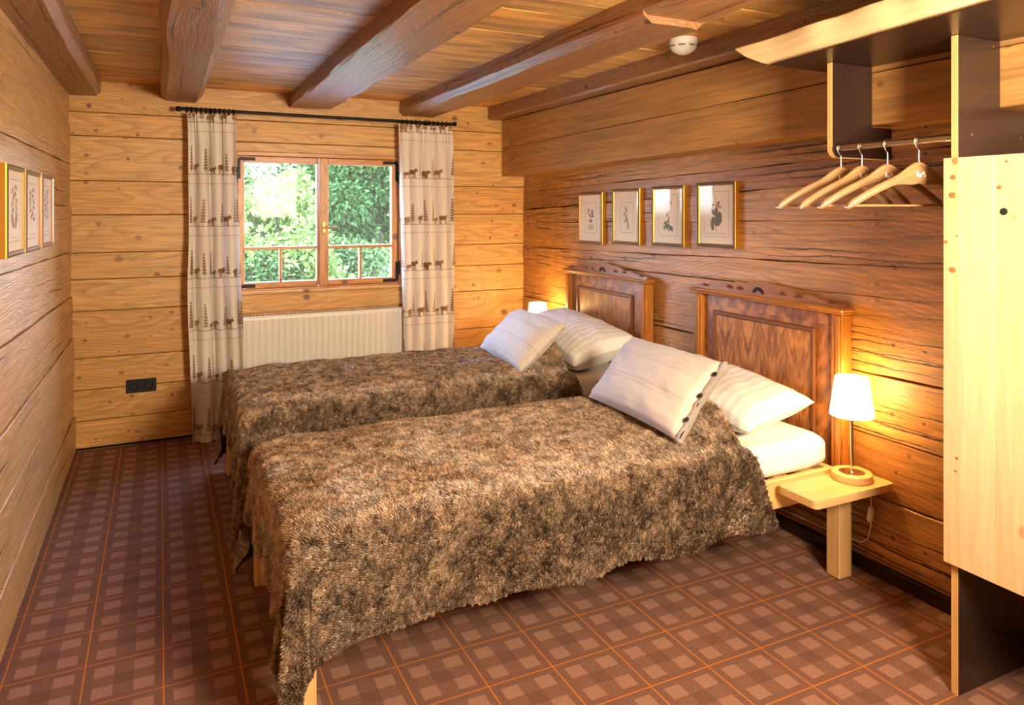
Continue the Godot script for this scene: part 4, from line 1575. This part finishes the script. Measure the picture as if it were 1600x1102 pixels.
func build_beds() -> void:
	build_bed(2.13, 3.10, "light wooden twin bed with the buttoned cushion")
	build_bed(3.47, 4.44, "light wooden twin bed beside the radiator")
	for k in 2:
		var dn: float = [2.14, 3.48][k]
		var df: float = [3.09, 4.43][k]
		var o := thing("mattress", ["white sheeted mattress on the bed with the buttoned cushion", "white sheeted mattress on the bed beside the radiator"][k], "mattress", P(1.4, .425, (dn + df) / 2), "mattresses")
		part(o, "body", soft_box(.38, 2.512, .424, .562, dn, df, .045, 800 + k), M.cotton)
	build_headboard(2.105, 3.04, "walnut headboard with flame veneer beside the lit lamp on the beech shelf")
	build_headboard(3.46, 4.395, "walnut headboard with flame veneer near the window corner")
	var o := thing("pillow", "white striped pillow with a pointed corner against the headboard by the lamp", "pillow", P(2.32, .56, 2.66), "white bed pillows")
	part(o, "cover", pillow_mesh(P(2.32, .664, 2.645), Vector3(.0, -.022, .43), Vector3(.210, .03, -.02), .20, 811, .06, 5.0, .36), M.sheet)
	o = thing("pillow", "white striped pillow bulging against the headboard near the window corner", "pillow", P(2.32, .56, 3.96), "white bed pillows")
	part(o, "cover", pillow_mesh(P(2.31, .70, 3.95), Vector3(.0, -.03, .45), Vector3(.22, .05, 0), .26, 812, .06, 5.0, .33), M.sheet)
	var hm := hair_mesh()
	build_blanket(.385, 2.045, 2.155, 3.055, .588, .185, 190000, 900, "brown faux fur throw hanging to the carpet under the buttoned cushion", hm)
	build_blanket(.385, 2.045, 3.50, 4.39, .612, .185, 130000, 920, "brown faux fur throw on the bed beside the radiator", hm)
	cushion(P(1.945, .745, 2.60), Vector3(-.03, .005, .365), Vector3(.150, .128, -.035), .15, 830, "white linen cushion with dark buttons along its edge", true)
	cushion(P(1.955, .728, 3.92), Vector3(-.03, .0, .36), Vector3(.155, .118, -.02), .17, 831, "plain white linen cushion on the bed beside the radiator", false)
	build_table(1.915, 2.101, 2.093, "light beech bedside shelf with a square leg, beside the dark log wall")
	build_table(4.462, 4.80, 4.53, "light beech bedside shelf in the window corner")
	build_lamp(P(2.497, .42, 2.022), "lit table lamp on the beech shelf below the clothes hangers", .22)
	build_lamp(P(2.452, .42, 4.63), "lit table lamp in the corner beyond the far headboard", .30)

# ---------------------------------------------------------------- wardrobe
func build_wardrobe() -> void:
	var o := thing("wardrobe", "open wardrobe of dark plywood with a pale pine door and shelf", "wardrobe", P(2.4, 0, 1.2))
	var sy := 2.046
	# shelf: a board of the same brown film-faced plywood as the panels, with a waney pine plank along its front
	var mb := MB.new()
	var nz := noise(66, 1.0, 2)
	var rows := []
	var uvs := []
	for k in 21:
		var d := lerpf(2.02, .1, k / 20.0)
		var xb := 2.052 - .128 * (2.02 - d)
		var de := .03 if k == 0 else 0.0
		rows.append([P(2.425, sy - .005, d + de * .2), P(xb, sy - .005, d), P(xb, sy + .074, d + de), P(2.425, sy + .074, d + de), P(2.425, sy - .005, d + de * .2)])
		uvs.append([Vector2.ZERO, Vector2.ZERO, Vector2.ZERO, Vector2.ZERO, Vector2.ZERO])
	strips(mb, rows, uvs, [[0, 1], [1, 2], [2, 3], [3, 4]], Vector3(2.24, sy + .035, 0))
	var shelf := part(o, "top_shelf", mb, M.ply)
	mb = MB.new()
	rows = []
	uvs = []
	for k in 41:
		var d := lerpf(2.02, .1, k / 40.0)
		var xb := 2.03 - .128 * (2.02 - d) + .012 * nz.get_noise_1d(d * 3.0)
		var xt := xb - .040 + .012 * nz.get_noise_1d(d * 4.0 + 50.0)
		var xi := 2.0515 - .128 * (2.02 - d)
		var de := .11 if k == 0 else 0.0
		rows.append([P(xi, sy - .003, d), P(xb, sy + .004, d + de * .1), P((xb + xt) / 2 - .006, sy + .035 + .006 * nz.get_noise_1d(d * 7.0), d + de * .6), P(xt, sy + .070, d + de), P(xt + .012, sy + .078, d + de), P(xi, sy + .078, d + de), P(xi, sy - .003, d)])
		var u := []
		for q in 7: u.append(Vector2(d / TL, [.70, .74, .78, .82, .83, .90, .99][q]))
		uvs.append(u)
	mb.grid(rows, uvs, true, false, true)
	part(shelf, "front_plank", mb, M.light, "pale waney-edged pine plank along the shelf front")
	# panels, notched round the boxed-out boards
	var top := sy - .006
	for k in 3:
		var d: float = [1.885, 1.42, .16][k]
		var low: float = [1.693, 0.0, 0.0][k]
		var x0 := 2.212
		var val: float = [1.812, 1.823, 1.835][k]
		var poly := PackedVector2Array()
		if k == 0:
			for a in 7:
				var t := PI + PI / 2 * a / 6.0
				poly.append(Vector2(x0 + .035 + cos(t) * .035, low + .035 + sin(t) * .035))
		else:
			poly.append(Vector2(x0, low))
		var back: float = 2.535 if k == 0 else 2.60
		poly.append_array(PackedVector2Array([Vector2(back, low), Vector2(back, val), Vector2(2.424, val), Vector2(2.424, top), Vector2(x0, top)]))
		mb = MB.new()
		mb.prism(poly, P(0, 0, d - .011), Vector3.RIGHT, Vector3.UP, Vector3(0, 0, -.022))
		var pn := part(o, "side_panel", mb, M.ply)
		# pale birch edge, in plies
		mb = MB.new()
		for s in 3:
			var dd := d - .011 + .0005 + s * .0071
			bar(mb, x0 - .0022, x0 + .001, low + (.036 if k == 0 else 0.0), top, dd, dd + .0067, .0006, 1)
		part(pn, "edge", mb, M.plyedge, "pale plywood edge")
		if k == 0:
			mb = MB.new()
			var path := []
			for a in 9:
				var t := PI + PI / 2 * a / 8.0
				path.append([cos(t), sin(t)])
			rows = []
			uvs = []
			for q in path:
				var c := Vector2(x0 + .035 + q[0] * .0365, low + .035 + q[1] * .0365)
				rows.append([P(c.x, c.y, d - .0105), P(c.x, c.y, d + .0105)])
				uvs.append([Vector2(.1, .4), Vector2(.1, .43)])
			mb.grid(rows, uvs)
			bar(mb, x0 + .035, 2.535, low - .0018, low + .001, d - .0105, d + .0105, .0006)
			part(pn, "edge", mb, M.plyedge)
		if k == 1:
			for q in [[2.275, 2.02], [2.385, 2.02], [2.275, 1.735], [2.53, 1.735]]:
				mb = MB.new()
				mb.tube([P(q[0], q[1], d - .010), P(q[0], q[1], d - .0135)], .0045, 8)
				part(pn, "screw", mb, M.chrome)
	# rail
	mb = MB.new()
	mb.tube([P(2.24, 1.727, 1.876), P(2.24, 1.727, 1.428)], .0125, 16)
	part(o, "hanging_rail", mb, M.chrome, "steel clothes rail")
	# door: glued pine staves
	mb = MB.new()
	var door := Node3D.new()
	door.name = "door"
	o.add_child(door)
	door.position = -o.position
	var cuts := [1.442, 1.388, 1.288, 1.19, 1.09, .975, .88, .77]
	for k in cuts.size() - 1:
		mb = MB.new()
		mb.box(P(2.2, 1.034, (cuts[k] + cuts[k + 1]) / 2), Vector3(.020, 1.252, cuts[k] - cuts[k + 1] - .0003), .0008, 1, Vector2(.5, .12 + .107 * k))
		var st := part(door, "stave", mb, M.light if k % 2 else M.light_b)
		st.position = Vector3.ZERO
	# knots let into the door face, set out as on the photograph
	for q in [[1.60, 1.412, .010], [1.545, 1.414, .012], [1.315, 1.414, .012], [1.565, 1.275, .008], [1.640, 1.255, .005], [1.400, 1.434, .007], [1.42, 1.40, .004], [.74, 1.40, .006], [.70, 1.403, .005]]:
		mb = MB.new()
		mb.lathe(Vector3.ZERO, [Vector2(q[2], -.0006), Vector2(q[2] * .9, .0004), Vector2(q[2] * .4, .0005)], 14)
		for z in mb.v.size():
			var p := mb.v[z]
			mb.v[z] = P(2.1899 - p.y, q[0] + p.z * .8, q[1] + p.x)
			var nn := mb.n[z]
			mb.n[z] = Vector3(-nn.y, nn.z, -nn.x)
		var kn := part(door, "knot", mb, M.knot)
		kn.position = Vector3.ZERO
	mb = MB.new()
	mb.tube([P(2.1902, 1.495, 1.262), P(2.1885, 1.495, 1.262)], .0105, 14)
	var hole := part(door, "knot_hole", mb, M.dark)
	hole.position = Vector3.ZERO

func build_hanger(d: float, turn: float, label: String) -> void:
	var at := P(2.24, 1.7405, d)
	var o := thing("clothes_hanger", label, "hanger", at, "wooden hangers on the rail")
	o.rotation.y = turn
	# local: x across, y up, from the top of the rail
	var rows := []
	var uvs := []
	for k in 49:
		var f := -1.0 + k / 24.0
		var a := absf(f)
		var x := .242 * f
		var y := -.118 - .012 * a - .102 * pow(a, 1.1) + .010 * sin(a * PI)
		var hh := lerpf(.037, .0150, smoothstep(0.04, .38, a))
		if a > .9: hh *= sqrt(maxf(.02, 1.0 - pow((a - .9) / .1, 2.0)))
		var th := lerpf(.007, .010, smoothstep(.3, 1.0, a))
		var z := -.028 * a * a
		var r := []
		var u := []
		for j in 13:
			var t := TAU * j / 12.0
			r.append(Vector3(x, y + sin(t) * hh, z + cos(t) * th)); u.append(Vector2(x / 2.0, .3 + .02 * j))
		rows.append(r); uvs.append(u)
	var mb := MB.new()
	mb.grid(rows, uvs, true, false, true)
	var q := part(o, "shoulders", mb, M.hanger)
	q.position = Vector3.ZERO
	mb = MB.new()
	var hook := []
	for k in 15:
		var t := lerpf(-.35, PI + .35, k / 14.0)
		hook.append(Vector3(-cos(t) * -.0165, -.0145 + sin(t) * .0165, 0))
	hook.append(Vector3(-.008, -.036, 0)); hook.append(Vector3(0, -.046, 0)); hook.append(Vector3(0, -.10, 0))
	mb.tube(hook, .0024, 8)
	q = part(o, "hook", mb, M.chrome)
	q.position = Vector3.ZERO
	mb = MB.new()
	mb.tube([Vector3(-.222, -.226, -.024), Vector3(.222, -.226, -.024)], .0042, 8)
	q = part(o, "trouser_bar", mb, M.hanger)
	q.position = Vector3.ZERO
	mb = MB.new()
	for g in [[-.012, -.122, .006, .018], [-.002, -.128, .012, .010], [.010, -.120, .010, .010], [.016, -.129, .006, .008]]:
		mb.box(Vector3(g[0], g[1], .0080), Vector3(g[2], g[3], .001), .0003)
	q = part(o, "printed_mark", mb, M.white, "small white printed mark")
	q.position = Vector3.ZERO

func build_detector() -> void:
	var at := P(2.20, CH + .001, 2.70)
	var o := thing("smoke_detector", "white round smoke detector on the ceiling boards", "smoke detector", at)
	var mb := MB.new()
	mb.lathe(at, [Vector2(.062, .002), Vector2(.065, -.004), Vector2(.065, -.024), Vector2(.060, -.028)], 32)
	part(o, "base", mb, M.plastic)
	mb = MB.new()
	mb.lathe(at, [Vector2(.060, -.028), Vector2(.063, -.034), Vector2(.062, -.042), Vector2(.050, -.058), Vector2(.034, -.068), Vector2(.018, -.074), Vector2(.004, -.075)], 32)
	var dm := part(o, "dome", mb, M.plastic)
	for k in 8:
		var a := TAU * k / 8.0
		mb = MB.new()
		mb.box(Vector3.ZERO, Vector3(.030, .005, .006), .001, 0, Vector2(.5, .5), Transform3D(Basis(Vector3.UP, -a - PI / 2), at + Vector3(cos(a) * .0605, -.039, sin(a) * .0605)))
		part(dm, "vent_slot", mb, M.black)

func build_studio_lamp() -> void:
	var o := thing("studio_lamp", "photographer's softbox lamp on a black stand, right of the viewer", "lamp", P(1.42, 0, -.28))
	var mb := MB.new()
	mb.tube([P(1.42, .45, -.28), P(1.42, 1.62, -.28)], .012, 10)
	part(o, "pole", mb, M.black)
	for k in 3:
		var a := TAU * k / 3.0 + .4
		mb = MB.new()
		mb.tube([P(1.42, .75, -.28), P(1.42 + cos(a) * .40, .012, -.28 + sin(a) * .40)], .009, 8)
		part(o, "leg", mb, M.black)
	var T := Transform3D(Basis.looking_at(lamp_aim - lamp_at), lamp_at)
	mb = MB.new()
	var rows := []
	var uvs := []
	for q in [[.300, .000], [.302, .03], [.08, .24], [.05, .26], [.05, .40]]:
		var r := []
		var u := []
		for k in 9:
			var e := [Vector2(-1, -1), Vector2(0, -1), Vector2(1, -1), Vector2(1, 0), Vector2(1, 1), Vector2(0, 1), Vector2(-1, 1), Vector2(-1, 0), Vector2(-1, -1)]
			r.append(T * Vector3(e[k].x * q[0], e[k].y * q[0], q[1] + .012)); u.append(Vector2.ZERO)
		rows.append(r); uvs.append(u)
	mb.grid(rows, uvs, true, false, false)
	part(o, "softbox", mb, M.black)
	mb = MB.new()
	mb.box(Vector3(0, 0, .014), Vector3(.585, .585, .006), .002, 0, Vector2(.5, .5), T)
	part(o, "diffuser", mb, M.globe)

func _ready() -> void:
	# camera: level, lens shifted down
	var cam := Camera3D.new()
	cam.name = "camera"
	add_child(cam)
	cam.set_frustum(1102.0 / 1132.0 * .05, Vector2(0, -(551.0 - 328.0) / 1132.0 * .05), .05, 200.0)
	cam.position = Vector3(0, 1.5, 0)
	cam.rotation = Vector3(0, -.4515, 0)
	cam.current = true
	# daylight
	var env := Environment.new()
	env.background_mode = Environment.BG_SKY
	var sm := ProceduralSkyMaterial.new()
	sm.sky_top_color = Color(.62, .76, .97)
	sm.sky_horizon_color = Color(.93, .96, 1.0)
	sm.ground_horizon_color = Color(.75, .80, .70)
	sm.ground_bottom_color = Color(.35, .40, .25)
	sm.sky_energy_multiplier = 5.2
	sm.ground_energy_multiplier = 1.6
	env.sky = Sky.new()
	env.sky.sky_material = sm
	env.tonemap_mode = Environment.TONE_MAPPER_LINEAR
	env.tonemap_exposure = 1.0
	env.sdfgi_enabled = true
	env.ssao_enabled = true
	env.ssil_enabled = true
	var we := WorldEnvironment.new()
	we.name = "world"
	we.environment = env
	add_child(we)
	# sun, from behind the house on the left: it reaches the trees but not the room
	var sun := DirectionalLight3D.new()
	sun.name = "sun"
	sun.light_color = Color(1.0, .95, .85)
	sun.light_energy = 4.5
	sun.light_angular_distance = .6
	sun.shadow_enabled = true
	add_child(sun)
	sun.look_at_from_position(Vector3.ZERO, Vector3(.55, -.85, -.62), Vector3.UP)
	# the lamp right of the viewer that throws the shadows of the wardrobe panel, the bed and the curtain
	var lamp := AreaLight3D.new()
	lamp.name = "studio_light"
	lamp.light_color = Color(1.0, .925, .81)
	lamp.light_energy = 18.0
	lamp.area_size = Vector2(.56, .56)
	lamp.area_range = 14.0
	lamp.area_attenuation = 2.0
	lamp.shadow_enabled = true
	add_child(lamp)
	lamp.look_at_from_position(lamp_at, lamp_aim, Vector3.UP)

	rng.seed = 2024
	materials()
	M.knot = flat(Color(.63, .42, .22), .45)
	build_floor()
	build_ceiling()
	build_walls()
	build_window()
	build_outside()
	build_beds()
	build_wardrobe()
	build_curtains()
	build_radiator()
	build_socket()
	build_pictures()
	build_hanger(1.860, -.26, "wooden clothes hanger next to the rounded plywood end panel")
	build_hanger(1.772, -.18, "wooden clothes hanger, second from the rounded end panel")
	build_hanger(1.671, -.27, "wooden clothes hanger, third from the rounded end panel")
	build_hanger(1.557, -.31, "wooden clothes hanger closest to the pale pine door")
	build_detector()
	build_studio_lamp()
